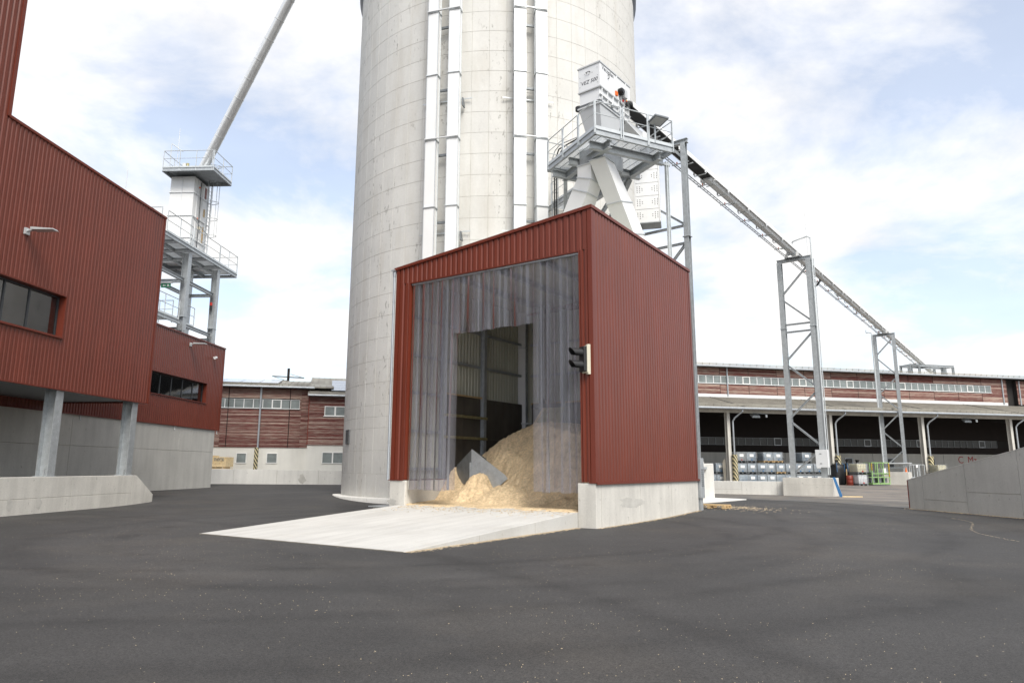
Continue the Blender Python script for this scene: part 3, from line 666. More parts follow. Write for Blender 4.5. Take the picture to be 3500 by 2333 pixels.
# ducts climbing the silo, two pairs
def duct_pair(label, angs):
    am = sum(angs)/2; dp = thing('duct_pair', label, 'duct', (SX, SY), 0, None); dp.rotation_euler = (0, 0, R(am))
    joints = [.2, 3.55, 6.96, 10.37, 13.78, 17.19, 20.6, 24.02, 27.4, 31.0]
    for a in angs:
        e = R(a-am); ce, se = cos(e), sin(e)
        def P(u, out, z): r = out; return (u*ce+r*se, u*se-r*ce, z)
        for z0_, z1_ in zip(joints, joints[1:]):
            w = .255; r0, r1 = 8.84, 9.18
            m = MB(); m.hexa([P(-w, r1, z0_+.02), P(w, r1, z0_+.02), P(w, r0, z0_+.02), P(-w, r0, z0_+.02), P(-w, r1, z1_-.02), P(w, r1, z1_-.02), P(w, r0, z1_-.02), P(-w, r0, z1_-.02)])
            d = m.build('duct_section', 'white_paint', dp)
            m = MB()   # side flanges with bolts
            for sgn in (-1, 1):
                x0, x1 = sgn*w, sgn*(w+.035)
                if x0 > x1: x0, x1 = x1, x0
                for rr_ in (r1-.02, r0+.0):
                    m.hexa([P(x0, rr_+.02, z0_+.03), P(x1, rr_+.02, z0_+.03), P(x1, rr_, z0_+.03), P(x0, rr_, z0_+.03), P(x0, rr_+.02, z1_-.03), P(x1, rr_+.02, z1_-.03), P(x1, rr_, z1_-.03), P(x0, rr_, z1_-.03)])
            m.build('side_flange', 'galv_light', d)
            w2 = .305; m = MB(); m.hexa([P(-w2, r1+.05, z0_-.02), P(w2, r1+.05, z0_-.02), P(w2, r0-.04, z0_-.02), P(-w2, r0-.04, z0_-.02), P(-w2, r1+.05, z0_+.02), P(w2, r1+.05, z0_+.02), P(w2, r0-.04, z0_+.02), P(-w2, r0-.04, z0_+.02)])
            m.build('joint_flange', 'galv_light', dp)
    e = R((angs[1]-angs[0])/2)
    for k, z in enumerate(joints[1:]):
        x = 9.0*sin(e)
        MB().box(-x-.1, x+.1, -8.79, -8.70, z-.71, z-.60).build('support_bracket', 'galv_dark', dp)
        if k % 2 == 0: MB().box(-x-.30, x+.30, -9.25, -9.17, z+.02, z+.07).build('tie_bar', 'alu', dp)
        for sx in (-1, 1): MB().box(sx*x-.09, sx*x+.09, -8.82, -8.42, z-.73, z-.72).build('wall_bracket', 'galv', dp)
        if k % 2: MB().box(-x-.75, x+.75, -8.51, -8.485, z-1.14, z-1.08).build('anchor_rail', 'galv_light', dp)
        if k % 2:
            m = MB(); m.prism([(-.2, 0), (.12, 0), (.12, .06), (-.05, .42), (-.2, .42)], 'x', x+.32, x+.38); o = m.build('console', 'galv_dark', dp, (0, -8.6, z-1.6))
duct_pair('pair of white rectangular ducts on the silo, away from the platform', (-19.4, -12.35))
duct_pair('pair of white rectangular ducts on the silo, beside the steel platform', (8.0, 14.7))

# ------------------------------------------------------------------ service platform by the silo
P0 = (3.05, 24.0); PA = 64.5; PZ = 13.98        # PZ underside of grating
plat = thing('service_platform', 'galvanised steel service platform with railings beside the silo', 'platform', P0, PA)
PL, PD, PK, PW = 7.75, 3.62, 3.72, 2.25     # local x from -PL to 0 (towards silo), y 0..PD
for y, xe in ((0.03, PK), (PD-.03, PL), (PW, PL)): MB().ibeam((-xe, y, PZ-.04), (.03 if y != PW else -PK, y, PZ-.04), .09, .24).build('edge_beam', 'galv', plat)
for x in (-.03, -PK+.03): MB().ibeam((x, 0, PZ-.041), (x, PD, PZ-.041), .09, .238).build('edge_beam', 'galv', plat)
for y, xe in ((.75, PK), (PD-.55, PL)): MB().ibeam((-xe+.1, y, PZ-.33), (-.15, y, PZ-.33), .2, .30).build('main_beam', 'galv', plat)
for x in (-.55, -2.1, -3.4): MB().ibeam((x, .1, PZ-.332), (x, PD-.1, PZ-.332), .18, .292).build('cross_beam', 'galv', plat)
m = MB()
for k in range(int(PL/.085)):
    x = -PL+k*.085; m.box(x, x+.012, .08 if x > -PK else PW, PD-.08, PZ+.045, PZ+.075)
for k in range(9): m.box(-PL if .1+k*.42 > PW else -PK, -.05, .1+k*.42, .13+k*.42, PZ+.040, PZ+.050)
g = m.build('grating', 'galv', plat); tag(g, kind='stuff')
FZ = PZ+.08
handrail(plat, (0, .02, FZ), (0, 1.16, FZ), 1); handrail(plat, (0, 1.26, FZ), (0, 2.40, FZ), 1); handrail(plat, (0, 2.46, FZ), (0, 3.60, FZ), 1)
for x0, x1 in ((-.02, -1.14), (-1.22, -2.36), (-2.42, -3.62)): handrail(plat, (x0, .0, FZ), (x1, .0, FZ), 1)
handrail(plat, (-.05, PD, FZ), (-1.6, PD, FZ), 1); handrail(plat, (-2.9, PD, FZ), (-5, PD, FZ), 2)
handrail(plat, (-PK, .02, FZ), (-PK, PW, FZ), 1); handrail(plat, (-PK, PW, FZ), (-PL+.3, PW, FZ), 3)
# struts from the beams down to the silo wall
def strut(p, q, w=.2, h=.2): MB().ibeam(p, q, w, h).build('strut', 'galv', plat)
strut((-1.9, .75, PZ-.48), (-6.3, PW+.1, PZ-4.9)); strut((-2.2, PD-.55, PZ-.48), (-7.2, PD-.55, PZ-4.9))
strut((-3.5, .75, PZ-.48), (-6.35, PW+.1, PZ-4.2), .16, .16); strut((-5.0, PD-.55, PZ-.48), (-7.2, PD-.55, PZ-4.2), .16, .16)
strut((-3.6, 1.0, PZ-1.0), (-5.9, PD-.6, PZ-4.3), .14, .14); strut((-3.6, PD-.65, PZ-1.0), (-5.9, 1.6, PZ-4.3), .14, .14)
MB().ibeam((-6.6, PW-.4, PZ-4.9), (-6.6, PD, PZ-4.9), .18, .18).build('strut', 'galv', plat)
MB().ibeam((-.9, PD+.35, PZ-.1), (-.9, PD+.35, 9.2), .12, .12, up=(0, 1, 0)).build('post', 'galv_light', plat)
MB().bar((-.9, PD-.6, PZ-.22), (-.9, PD+.5, PZ-.22), .1, .1).build('outrigger', 'galv', plat)
# cable ladder curving along the silo behind the platform
m = MB(); pts = [(-5.3, 1.25, 10.0), (-5.3, 1.25, 15.2), (-5.1, 1.3, 15.6), (-4.8, 1.4, 15.8), (-3.9, 1.8, 15.85)]
for dx in (-.13, .13):
    m.path([(x+dx*.3, y+dx, z) for x, y, z in pts], .022, 6)
for k in range(12): z = 10.5+k*.4; m.bar((-5.34, 1.12, z), (-5.26, 1.38, z), .02, .02)
m.build('cable_ladder', 'galv', plat)
m = MB(); m.path([(-5.25, 1.2, 10.0), (-5.25, 1.2, 15.1), (-5.0, 1.3, 15.65), (-4.1, 1.8, 15.9)], .03, 6); m.path([(-5.25, 1.3, 10.0), (-5.25, 1.3, 15.0), (-4.9, 1.4, 15.6)], .03, 6); m.build('cable', 'black_rubber', plat)
# floodlight on the railing
fl = thing('floodlight', 'flat grey floodlight on the platform railing', 'floodlight', to_world(P0, PA, (.12, 2.75, FZ+.75)), PA)
m = MB(); m.hexa([(-.2, -.32, .0), (.35, -.32, .10), (.35, .32, .10), (-.2, .32, .0), (-.2, -.32, .05), (.35, -.32, .16), (.35, .32, .16), (-.2, .32, .05)]); m.build('housing', 'galv_dark', fl)
m = MB(); m.hexa([(-.14, -.26, -.004), (.3, -.26, .076), (.3, .26, .076), (-.14, .26, -.004), (-.14, -.26, .012), (.3, -.26, .10), (.3, .26, .10), (-.14, .26, .012)]); m.build('lens', 'lens', fl)
m = MB(); m.bar((-.12, 0, .05), (-.12, 0, -.75), .05, .05); m.path([(-.15, .1, .05), (-.15, .1, .25), (-.05, .1, .32), (.05, .1, .3)], .015, 6); m.build('bracket', 'galv', fl)

# ------------------------------------------------------------------ screening machine, hopper
MC = (3.2, 25.0); MA = 38.25
mach = thing('screening_machine', 'white boxy screening machine with printed lettering above the platform', 'machine', MC, MA)
MX, MY = -.02, .46     # near corner in conveyor frame
wM, lM = 1.02, 2.45
MB().box(MX-wM, MX, MY, MY+lM, 16.58, 17.62).build('upper_housing', 'machine_white', mach, bevel=.015)
MB().box(MX-wM+.03, MX-.06, MY+.04, MY+lM-.04, 16.02, 16.575).build('lower_housing', 'machine_white', mach, bevel=.01)
m = MB(); m.box(MX-wM-.03, MX+.03, MY-.03, MY+lM+.03, 17.60, 17.66); m.build('lid_rim', 'light_grey_paint', mach)
m = MB(); m.box(MX-wM-.02, MX+.025, MY-.02, MY+lM, 16.55, 16.60); m.build('waist_rim', 'light_grey_paint', mach)
for k in range(6):
    y = MY+.12+k*.44; MB().box(MX-.06, MX+.015, y, y+.04, 16.06, 16.55).build('rib', 'machine_white', mach)
MB().box(MX-.061, MX+.02, MY, MY+lM, 16.22, 16.27).build('rib', 'machine_white', mach)
for y in (MY+1.28, MY+2.02): MB().box(MX, MX+.03, y, y+.06, 16.62, 17.6).build('door_stile', 'machine_white', mach)
for y in (MY+.62,): 
    m = MB(); m.path([(MX, y, 17.15), (MX+.06, y, 17.15), (MX+.06, y, 17.32), (MX, y, 17.32)], .014, 6); m.build('door_handle', 'black', mach)
m = MB(); m.path([(MX-.62, MY, 17.33), (MX-.62, MY-.06, 17.33), (MX-.45, MY-.06, 17.33), (MX-.45, MY, 17.33)], .014, 6); m.build('door_handle', 'black', mach)
m = MB()
for (u, v) in ((.1, .15), (.92, .18), (.1, .45), (.9, .4), (.5, .62), (.35, .66), (.92, .6), (.12, .8), (.7, .7)): m.tube((MX-wM*u, MY-.012, 16.62+v), (MX-wM*u, MY+.004, 16.62+v), .012, 6)
tag(m.build('bolts', 'ink', mach), kind='stuff')
text('lettering', 'VEZ 500', .22, 'ink', mach, face_matrix((MX-wM*.5, MY-.004, 16.86), (1, 0, 0), (0, 0, 1)), shear=.25)
text('lettering', 'Vecoplan', .25, 'ink', mach, face_matrix((MX+.006, MY+.62, 17.38), (0, 1, 0), (0, 0, 1)))
# drive motor, isolator, lamps
m = MB(); m.tube((MX+.0, MY+1.55, 16.98), (MX+.16, MY+1.55, 16.98), .145, 18); m.tube((MX+.16, MY+1.55, 16.98), (MX+.2, MY+1.55, 16.98), .1, 14)
for k in range(5): m.tube((MX+.02+k*.028, MY+1.55, 16.98), (MX+.032+k*.028, MY+1.55, 16.98), .155, 18)
m.build('motor', 'black', mach)
MB().box(MX+.0, MX+.16, MY+1.74, MY+1.95, 16.8, 17.15).build('terminal_box', 'light_grey_paint', mach)
MB().box(MX, MX+.05, MY+1.18, MY+1.34, 16.70, 16.88).build('isolator_switch', 'orange', mach)
m = MB(); m.tube((MX+.0, MY+1.80, 16.70), (MX+.06, MY+1.80, 16.70), .045, 10); m.build('switch_knob', 'red_plastic', mach)
m = MB(); m.box(MX+.0, MX+.09, MY+1.98, MY+2.09, 16.54, 16.66); m.tube((MX+.05, MY+2.04, 16.66), (MX+.05, MY+2.04, 16.74), .035, 10); m.build('pull_switch', 'black', mach)
MB().tube((MX+.05, MY+2.04, 16.74), (MX+.05, MY+2.04, 16.79), .035, 10).build('signal_lamp', 'red_plastic', mach); MB().tube((MX+.05, MY+2.04, 16.79), (MX+.05, MY+2.04, 16.83), .035, 10).build('signal_lamp', 'yellow', mach)
m = MB(); m.path([(MX+.02, MY+1.5, 16.78), (MX+.05, MY+1.62, 16.3), (MX+.03, MY+1.75, 16.1), (MX+.02, MY+1.9, 15.7)], .012, 6); m.build('cable', 'black_rubber', mach)
MB().lathe([(.16, 0), (.16, .14)], (0, 0, 0), 14).build('side_motor', 'black', mach, (MX-wM-.1, MY+.2, 15.95))
m = MB(); m.tube((MX+.01, MY+.95, 16.12), (MX+.14, MY+.95, 16.12), .1, 14); m.build('bearing', 'machine_white', mach)
# flexible sleeve and hopper below
hop = thing('hopper', 'grey sheet metal hopper under the white screening machine', 'hopper', MC, MA)
def rect(x0, x1, y0, y1, z): return [(x0, y0, z), (x1, y0, z), (x1, y1, z), (x0, y1, z)]
MB().loft([rect(MX-wM-.0, MX-.04, MY+.02, MY+1.75, 16.03), rect(MX-wM+.03, MX-.07, MY+.05, MY+1.72, 15.90)]).build('rubber_sleeve', 'galv_dark', hop)
m = MB(); m.box(MX-wM-.04, MX+.0, MY-.03, MY+1.8, 15.84, 15.90); m.build('top_flange', 'light_grey_paint', hop)
MB().loft([rect(MX-wM, MX-.04, MY+.01, MY+1.76, 15.84), rect(MX-wM+.22, MX-.14, MY+.30, MY+1.35, 14.62)]).build('funnel', 'light_grey_paint', hop)
MB().box(MX-wM+.16, MX-.08, MY+.24, MY+1.41, 14.57, 14.62).build('bottom_flange', 'galv', hop)
MB().loft([rect(MX-wM+.22, MX-.14, MY+.30, MY+1.35, 14.57), rect(MX-wM-.05, MX+.1, MY-.05, MY+1.7, 14.12)]).build('spreader_hood', 'machine_white', hop)
MB().loft([rect(MX-wM+.0, MX+.05, MY+.0, MY+1.6, 14.12), rect(MX-wM+.0, MX+.05, MY+.0, MY+1.6, 13.42)]).build('throat', 'galv', hop)
# discharge pan of the machine
MB().loft([[(MX-.9, MY+1.9, 16.0), (MX-.05, MY+1.9, 16.0), (MX-.05, MY+3.6, 15.75), (MX-.9, MY+3.6, 15.75)], [(MX-.9, MY+1.9, 16.02), (MX-.05, MY+1.9, 16.02), (MX-.05, MY+3.6, 16.06), (MX-.9, MY+3.6, 16.06)]]).build('discharge_pan', 'machine_white', mach)

# chutes from the platform into the shed roof
def chute(label, secs, mt='white_paint', flanges=()):
    t = thing('chute', label, 'chute', MC, MA)
    for k, (a, b_) in enumerate(zip(secs, secs[1:])):
        MB().loft([a, b_]).build('chute_section', mt, t)
    for a in flanges:
        c = sum((Vector(p) for p in a), Vector())/4; o = [c+(Vector(p)-c)*1.09 for p in a]; nrm = (Vector(a[1])-Vector(a[0])).cross(Vector(a[3])-Vector(a[0])).normalized()*.02
        MB().loft([[p-nrm for p in o], [p+nrm for p in o]]).build('flange', 'galv_light', t)
    return t
def tilted(cx, cy, cz, wx, wy, tx=0., ty=0.):
    return [(cx-wx/2, cy-wy/2, cz-tx*(-wx/2)-ty*(-wy/2)), (cx+wx/2, cy-wy/2, cz-tx*wx/2-ty*(-wy/2)), (cx+wx/2, cy+wy/2, cz-tx*wx/2-ty*wy/2), (cx-wx/2, cy+wy/2, cz-tx*(-wx/2)-ty*wy/2)]
s1 = [tilted(-.10, .60, 13.42, .66, .72), tilted(.10, 1.55, 11.95, .66, .85, 0, -.25), tilted(.22, 2.25, 10.8, .66, .85, 0, -.25), tilted(.3, 2.9, 9.3, .66, .85, 0, 0)]
chute('white rectangular chute slanting away from the silo into the shed roof', s1, 'white_paint', s1[:3])
s2 = [tilted(-.78, .75, 13.42, .62, .74), tilted(-.80, .80, 12.86, .62, .80, .35), tilted(-1.05, .85, 12.42, .66, .80, .45), tilted(-2.05, 1.0, 10.7, .72, .80, .5), tilted(-2.7, 1.1, 9.2, .72, .80, 0)]
chute('white bent chute slanting toward the silo into the shed roof', s2, 'white_paint', s2[:4])

# perforated white enclosure hanging behind the platform
pb = thing('perforated_enclosure', 'white perforated steel enclosure behind the platform', 'enclosure', (6.05, 29.6), 14)
pz0, pz1 = 12.45, 16.8
for k in range(7):
    z0_ = pz0+k*.62; m = MB(); m.box(-.52, .50, 0, .04, z0_, z0_+.60); pnl = m.build('panel', 'white_paint', pb)
    m = MB(); r3 = random.Random(k)
    for i in range(9):
        for j in range(6):
            if abs(i-4) > .5+abs(j-2.5)*1.6: m.tube((-.44+i*.11, -.003, z0_+.1+j*.085), (-.44+i*.11, .002, z0_+.1+j*.085), .022, 6)
    tag(m.build('holes', 'perf_hole', pnl), kind='stuff')
MB().box(.51, .56, -.02, .9, pz0, pz1).build('side_panel', 'white_paint', pb); MB().box(-.56, -.525, -.02, .9, pz0, pz1).build('side_panel', 'white_paint', pb); MB().box(-.52, .5, .86, .9, pz0, pz1).build('back_panel', 'white_paint', pb); MB().box(-.55, .55, 0, .88, pz0-.04, pz0-.003).build('bottom_frame', 'galv', pb)

# support mast right of the shed carrying the conveyor head
mast = thing('support_mast', 'tall galvanised steel post with braces standing behind the shed', 'post', (7.62, 29.0), MA)
MB().ibeam((0, 0, -.1), (0, 0, 15.9), .22, .24, up=(0, 1, 0)).build('post', 'galv', mast)
MB().ibeam((-2.3, 0, -.1), (-2.3, 0, 15.9), .22, .24, up=(0, 1, 0)).build('post', 'galv', mast)
MB().ibeam((-2.45, 0, 16.0), (.2, 0, 16.0), .2, .2).build('head_beam', 'galv', mast)
MB().box(-.16, .16, -.16, .16, 11.55, 11.58).build('splice_plate', 'galv', mast); MB().bar((-.6, 0, 15.9), (-.1, 0, 15.3), .08, .1).build('knee_brace', 'galv', mast)
for a, q in (((-2.2, 0, 12.1), (-.1, 0, 12.1)), ((-2.2, 0, 11.3), (-.1, 0, 11.3)), ((-2.2, 0, 13.8), (-.1, 0, 12.15)), ((-.1, 0, 11.25), (-2.2, 0, 9.0)), ((-2.2, 0, 9.0), (-.1, 0, 6.8))): MB().ibeam(a, q, .10, .10).build('brace', 'galv', mast)

# ------------------------------------------------------------------ conveyor
conv = thing('belt_conveyor', 'long white enclosed belt conveyor running from the silo to the hall roof', 'conveyor', MC, MA)
cz = lambda s: 16.41-.0276*s
LE = 84.0
MB().hexa([(-.13, 10.9, cz(10.9)), (.13, 10.9, cz(10.9)), (.13, LE, cz(LE)), (-.13, LE, cz(LE)), (-.27, 10.9, cz(10.9)+.26), (.27, 10.9, cz(10.9)+.26), (.27, LE, cz(LE)+.26), (-.27, LE, cz(LE)+.26)]).build('trough', 'machine_white', conv)
n = 8; y0_, y1_ = 2.6, LE
hood = [(.30*cos(pi*k/n), .30+.24*sin(pi*k/n)) for k in range(n+1)]+[(-.30, .15), (-.275, .15), (-.275, .29)]+[(.275*cos(pi-pi*k/n), .29+.22*sin(pi*k/n)) for k in range(1, n)]+[(.275, .29), (.275, .15), (.30, .15)]
MB().loft([[(u, y0_, cz(y0_)+v) for u, v in hood], [(u, y1_, cz(y1_)+v) for u, v in hood]], True).build('hood', 'white_paint', conv)
MB().hexa([(-.27, 2.8, cz(2.8)+.16), (.27, 2.8, cz(2.8)+.16), (.27, 11, cz(11)+.16), (-.27, 11, cz(11)+.16), (-.27, 2.8, cz(2.8)+.2), (.27, 2.8, cz(2.8)+.2), (.27, 11, cz(11)+.2), (-.27, 11, cz(11)+.2)]).build('belt', 'black_rubber', conv)

s = 4.0; k = 0
while s < LE-.5:
    MB().bar((-.30, s, cz(s)-.03), (.30, s, cz(s)-.03), .04, .04).build('idler_frame', 'galv_light', conv)
    if k % 2 == 0: MB().prism([(s-.1, cz(s)+.02), (s+.1, cz(s)+.02), (s+.06, cz(s)+.26), (s-.06, cz(s)+.26)], 'x', -.315, -.30).build('bracket', 'alu', conv); MB().prism([(s-.1, cz(s)+.02), (s+.1, cz(s)+.02), (s+.06, cz(s)+.26), (s-.06, cz(s)+.26)], 'x', .30, .315).build('bracket', 'alu', conv)
    s += 1.5; k += 1
m = MB(); m.bar((-.40, 3.5, cz(3.5)-.10), (-.40, LE-6, cz(LE-6)-.10), .02, .05); m.bar((-.52, 3.5, cz(3.5)-.10), (-.52, LE-6, cz(LE-6)-.10), .02, .05)
s = 3.6
while s < LE-6: m.bar((-.52, s, cz(s)-.11), (-.40, s, cz(s)-.11), .025, .02); s += .42
tag(m.build('cable_tray', 'galv', conv), None)
s = 5.0; k = 0
while s < LE-6:
    MB().bar((-.56, s, cz(s)-.15), (.3, s, cz(s)-.15), .04, .04).build('tray_support', 'galv', conv)
    MB().tube((-.30, s, cz(s)-.14), (-.30, s, cz(s)-.04), .03, 8).build('pull_cord_eye', 'orange', conv); s += 3.0; k += 1
for s0 in (11.2, 25.2, 30.5, 38, 44.5, 52): # bolted joints on the hood
    m = MB()
    for j in range(4): m.tube((.0+.0, s0+j*.16, cz(s0)+.58), (.0, s0+j*.16, cz(s0)+.69), .03, 6)
    m.box(-.37, .37, s0-.03, s0+.03, cz(s0)+.05, cz(s0)+.1); m.box(-.385, -.365, s0-.25, s0+.3, cz(s0)+.05, cz(s0)+.35)
    tag(m.build('hood_joint', 'white_paint', conv), None)

def trestle(label, loc, zt, base, wid, legs_w, levels):
    t = thing('conveyor_trestle', label, 'trestle', loc, MA)
    for sx in (-1, 1):
        MB().ibeam((sx*wid, 0, base), (sx*wid, 0, zt), legs_w, legs_w, up=(0, 1, 0)).build('leg', 'galv', t)
        MB().box(sx*wid-.25, sx*wid+.25, -.25, .25, base-.002, base+.025).build('base_plate', 'galv', t)
    MB().ibeam((-wid-.16, 0, zt+.11), (wid+.16, 0, zt+.11), .2, .22).build('head_beam', 'galv', t)
    for (x0, z0_, x1, z1_) in levels: MB().ibeam((x0*wid, 0, z0_), (x1*wid, 0, z1_), .11, .11).build('brace', 'galv', t)
    for sx in (-.34, .34): MB().prism([(sx-.09, zt+.2), (sx+.09, zt+.2), (sx+.07, zt+.52), (sx-.07, zt+.52)], 'y', -.3, -.27).build('saddle', 'white_paint', t)
    MB().box(-.5, .5, -.3, .3, zt+.2, zt+.25).build('saddle_plate', 'galv', t)
    return t
t1s = 25.1
T1 = to_world(MC, MA, (0, t1s)); zt1 = cz(t1s)-.47
lv = []; zz_ = [zt1-.9, 12.5, 11.0, 10.55, 7.9, 5.4, 2.9, 1.3]
lv = [(1, zt1-.35, -1, 12.9), (-1, 12.7, 1, 11.0), (-1, 11.05, 1, 11.05), (-1, 10.55, 1, 10.55), (1, 10.45, -1, 7.75), (-1, 7.55, 1, 5.1), (1, 4.95, -1, 2.5), (-1, 2.45, 1, 2.45-2.45*0), ]
lv = [(1, zt1-.35, -1, 12.95), (-1, 12.75, 1, 11.05), (-1, 11.0, 1, 11.0), (-1, 10.5, 1, 10.5), (1, 10.45, -1, 8.55), (-1, 8.4, 1, 6.75), (1, 6.6, -1, 4.85), (-1, 4.7, 1, 3.05), (1, 2.95, -1, 1.35), (-1, 1.28, 1, 1.28)]
tr1 = trestle('tall galvanised lattice trestle on the concrete plinth of the yard wall', T1[:2], zt1, 1.12, .93, .30, lv)
for sx in (-1, 1): MB().box(sx*.93-.19, sx*.93+.19, -.19, .19, 10.73, 10.76).build('splice_plate', 'galv', tr1)
m = MB(); x_ = .93+.26; m.path([(x_, -.12, 1.3), (x_, -.12, zt1+1.35), (x_-.2, -.1, zt1+1.5), (x_-1.25, .3, zt1+1.45), (x_-1.35, .45, zt1+1.3), (x_-1.35, 3.2, zt1+1.05), (x_-1.3, 6.6, zt1+.75)], .05, 8); m.build('riser_pipe', 'galv_light', tr1)
m = MB(); pts = [(x_-1.3, 6.6, zt1+.75), (x_-1.28, 7.0, zt1+.55), (x_-1.4, 7.15, zt1+.2), (x_-1.6, 7.0, zt1-.12), (x_-1.8, 6.6, zt1-.3)]; m.path(pts, .07, 8); m.build('hose', 'black_rubber', tr1)
m = MB(); m.path([(x_+.06, .08, 1.3), (x_+.06, .08, zt1)], .03, 6); m.tube((.9, .1, zt1+.2), (.9, .1, zt1+3.2), .012, 6); m.build('lightning_rod', 'galv_light', tr1)
t2s = 53.8; T2 = to_world(MC, MA, (0, t2s)); zt2 = cz(t2s)-.42
lv2 = [(1, zt2-.2, -1, 12.6), (-1, 12.4, 1, 10.6), (1, 10.4, -1, 8.9), (-1, 8.75, 1, 7.2), (1, 7.0, -1, 5.4), (-1, 5.2, 1, 3.6), (1, 3.45, -1, 1.95), (-1, 1.8, 1, 1.8)]
tr2 = trestle('galvanised lattice trestle rising through the lean-to roof of the hall', T2[:2], zt2, 1.4, .82, .27, lv2)
m = MB(); m.path([(-1.02, -.18, 2.3), (-1.02, -.18, zt2+.1)], .07, 8); m.path([(-1.02, -.18, 2.3), (-.9, -.25, 2.2), (1.4, -.25, 2.2)], .07, 8); m.path([(-1.02, -.18, zt2+.1), (-1.05, -.18, zt2+.4), (-1.3, -.18, zt2+.5), (-1.5, -.18, zt2+.45), (-1.5, -.18, zt2+.75)], .05, 8); m.build('riser_pipe', 'galv_light', tr2)
# plinths
def plinth(label, loc, az, x0, x1, y0, y1, z0_, z1_):
    t = thing('concrete_plinth', label, 'plinth', loc, az); MB().box(x0, x1, y0, y1, z0_, z1_).build('block', 'concrete', t, bevel=.015)
    MB().box(x0-.002, x1+.002, y0-.0035, y0+.01, z1_-.42, z1_-.412).build('joint', 'silo_joint', t); return t
pl1 = plinth('concrete plinth under the tall trestle at the end of the yard wall', T1[:2], MA, -1.42, 1.55, -.75, .75, -.3, 1.115)
plinth('concrete plinth under the trestle at the hall', T2[:2], MA, -1.05, 1.15, -.9, .9, -.1, 1.395)
cab = thing('electrical_cabinet', 'pale grey electrical cabinet mounted on the trestle leg', 'cabinet', to_world(T1[:2], MA, (.98, -.42, 1.75)), MA)
MB().box(-.36, .36, -.13, .13, 0, 1.08).build('housing', 'machine_white', cab, bevel=.012)
for z in (.22, .82): MB().box(-.12, .0, -.145, -.131, z, z+.03).build('lock', 'dark_frame', cab)
MB().box(-.2, .2, .13, .30, .3, .8).build('bracket', 'galv', cab)
# end frame on the hall roof is added with the hall

# ------------------------------------------------------------------ red building on the left
R0 = (-17.23, 24.15); RA = 3.0
red = thing('red_building', 'red ribbed metal building with an upper storey overhanging a concrete wall', 'building', R0, RA)
LXP = -4.59      # plane of the lower wall in local x
# upper box walls (cladding sheets), tall block farther left
def clad_run(y0, y1, z0_, z1_, xo, wsheet=1.03, holes=(), pitch=5):
    n = max(1, round((y1-y0)/wsheet)); w = (y1-y0)/n; cache = {}
    for k in range(n):
        a = y0+k*w; segs = [(z0_, z1_)]
        for (h0, h1, g0, g1) in holes:
            if a+w > h0+.02 and a < h1-.02:
                segs = [(z0_, g0), (g1, z1_)]
        for sg in segs:
            if sg not in cache: cache[sg] = sheet(w, pitch, sg[0], sg[1], .04, .58).mesh('cladding_sheet')
            obj('cladding_sheet', cache[sg], 'red_metal', red, (xo, a, 0))
WY0, WY1, WZ0, WZ1 = -4.26, 1.84, 6.49, 8.05
clad_run(-1.97, WY1, 4.55, 13.50, .03, .952, [(-1.97, WY1, WZ0, WZ1)])
clad_run(WY1, 7.98, 4.55, 13.50, .03, 1.02)
clad_run(WY0, -1.97, 4.55, 26.0, .03, 1.145, [(WY0, -1.97, WZ0, WZ1)]); clad_run(-12, WY0, 4.55, 26.0, .03, 1.03)
MB().box(-11.9, -.03, -12, 7.96, 4.62, 4.66).build('soffit', 'galv_dark', red)
# solid behind the cladding with a window recess
m = MB(); m.box(-12, -.05, WY1+.05, 7.95, 4.67, 13.4); m.box(-12, -.05, -12, WY0-.05, 4.67, 25.9)
m.build('wall_core', 'hall_dark', red)
MB().box(-12, -.05, WY0-.05, -1.97, WZ1+.05, 25.9).build('wall_core', 'hall_dark', red); MB().box(-12, -.05, -1.97, WY1+.05, WZ1+.05, 13.4).build('wall_core', 'hall_dark', red); MB().box(-12, -.05, WY0-.05, WY1+.05, 4.67, WZ0-.05).build('wall_core', 'hall_dark', red)
MB().box(-9, -7, WY0-.05, WY1+.05, WZ0-.05, WZ1+.05).build('inner_wall', 'grey_concrete', red)
# end wall of the upper box and corner trims
me = sheet(1.0, 5, 4.55, 13.5, .04, .58).mesh('cladding_sheet')
for k in range(11): obj('cladding_sheet', me, 'red_metal', red, (-.05-k, 7.99, 0), pi/2)
MB().box(-.1, .05, 7.94, 8.06, 4.53, 13.5).build('corner_trim', 'red_trim', red)
MB().box(-.12, .07, -1.95, 8.08, 13.47, 13.57).build('parapet_trim', 'red_trim', red)
MB().box(-.12, .06, -2.05, -1.9, 13.5, 26.0).build('corner_trim', 'red_trim', red)
MB().box(-.1, .05, -12, 8.06, 4.51, 4.56).build('bottom_flashing', 'red_trim', red)
# upper window
fr = MB(); fr.box(-.30, .065, WY0, WY1+.06, WZ1, WZ1+.06); wf = fr.build('window_surround', 'red_trim', red)
MB().box(-.30, .10, WY0, WY1+.06, WZ0-.07, WZ0).build('window_sill', 'red_trim', red); MB().box(-.30, .065, WY1, WY1+.06, WZ0, WZ1).build('window_surround', 'red_trim', red)
win = MB()
for y in (WY0, -2.62, -1.72, -.90, .28, WY1-.07): win.box(-.28, -.20, y, y+.065, WZ0, WZ1)
win.box(-.281, -.199, WY0, WY1, WZ0, WZ0+.06); win.box(-.281, -.199, WY0, WY1, WZ1-.06, WZ1); wo = win.build('window', 'dark_frame', red)
for y0_, y1_ in ((-4.19, -2.63), (-2.55, -1.73), (-1.65, -.91), (-.83, .27), (.35, WY1-.08)): MB().box(-.25, -.235, y0_, y1_, WZ0+.06, WZ1-.06).build('pane', 'glass', wo)
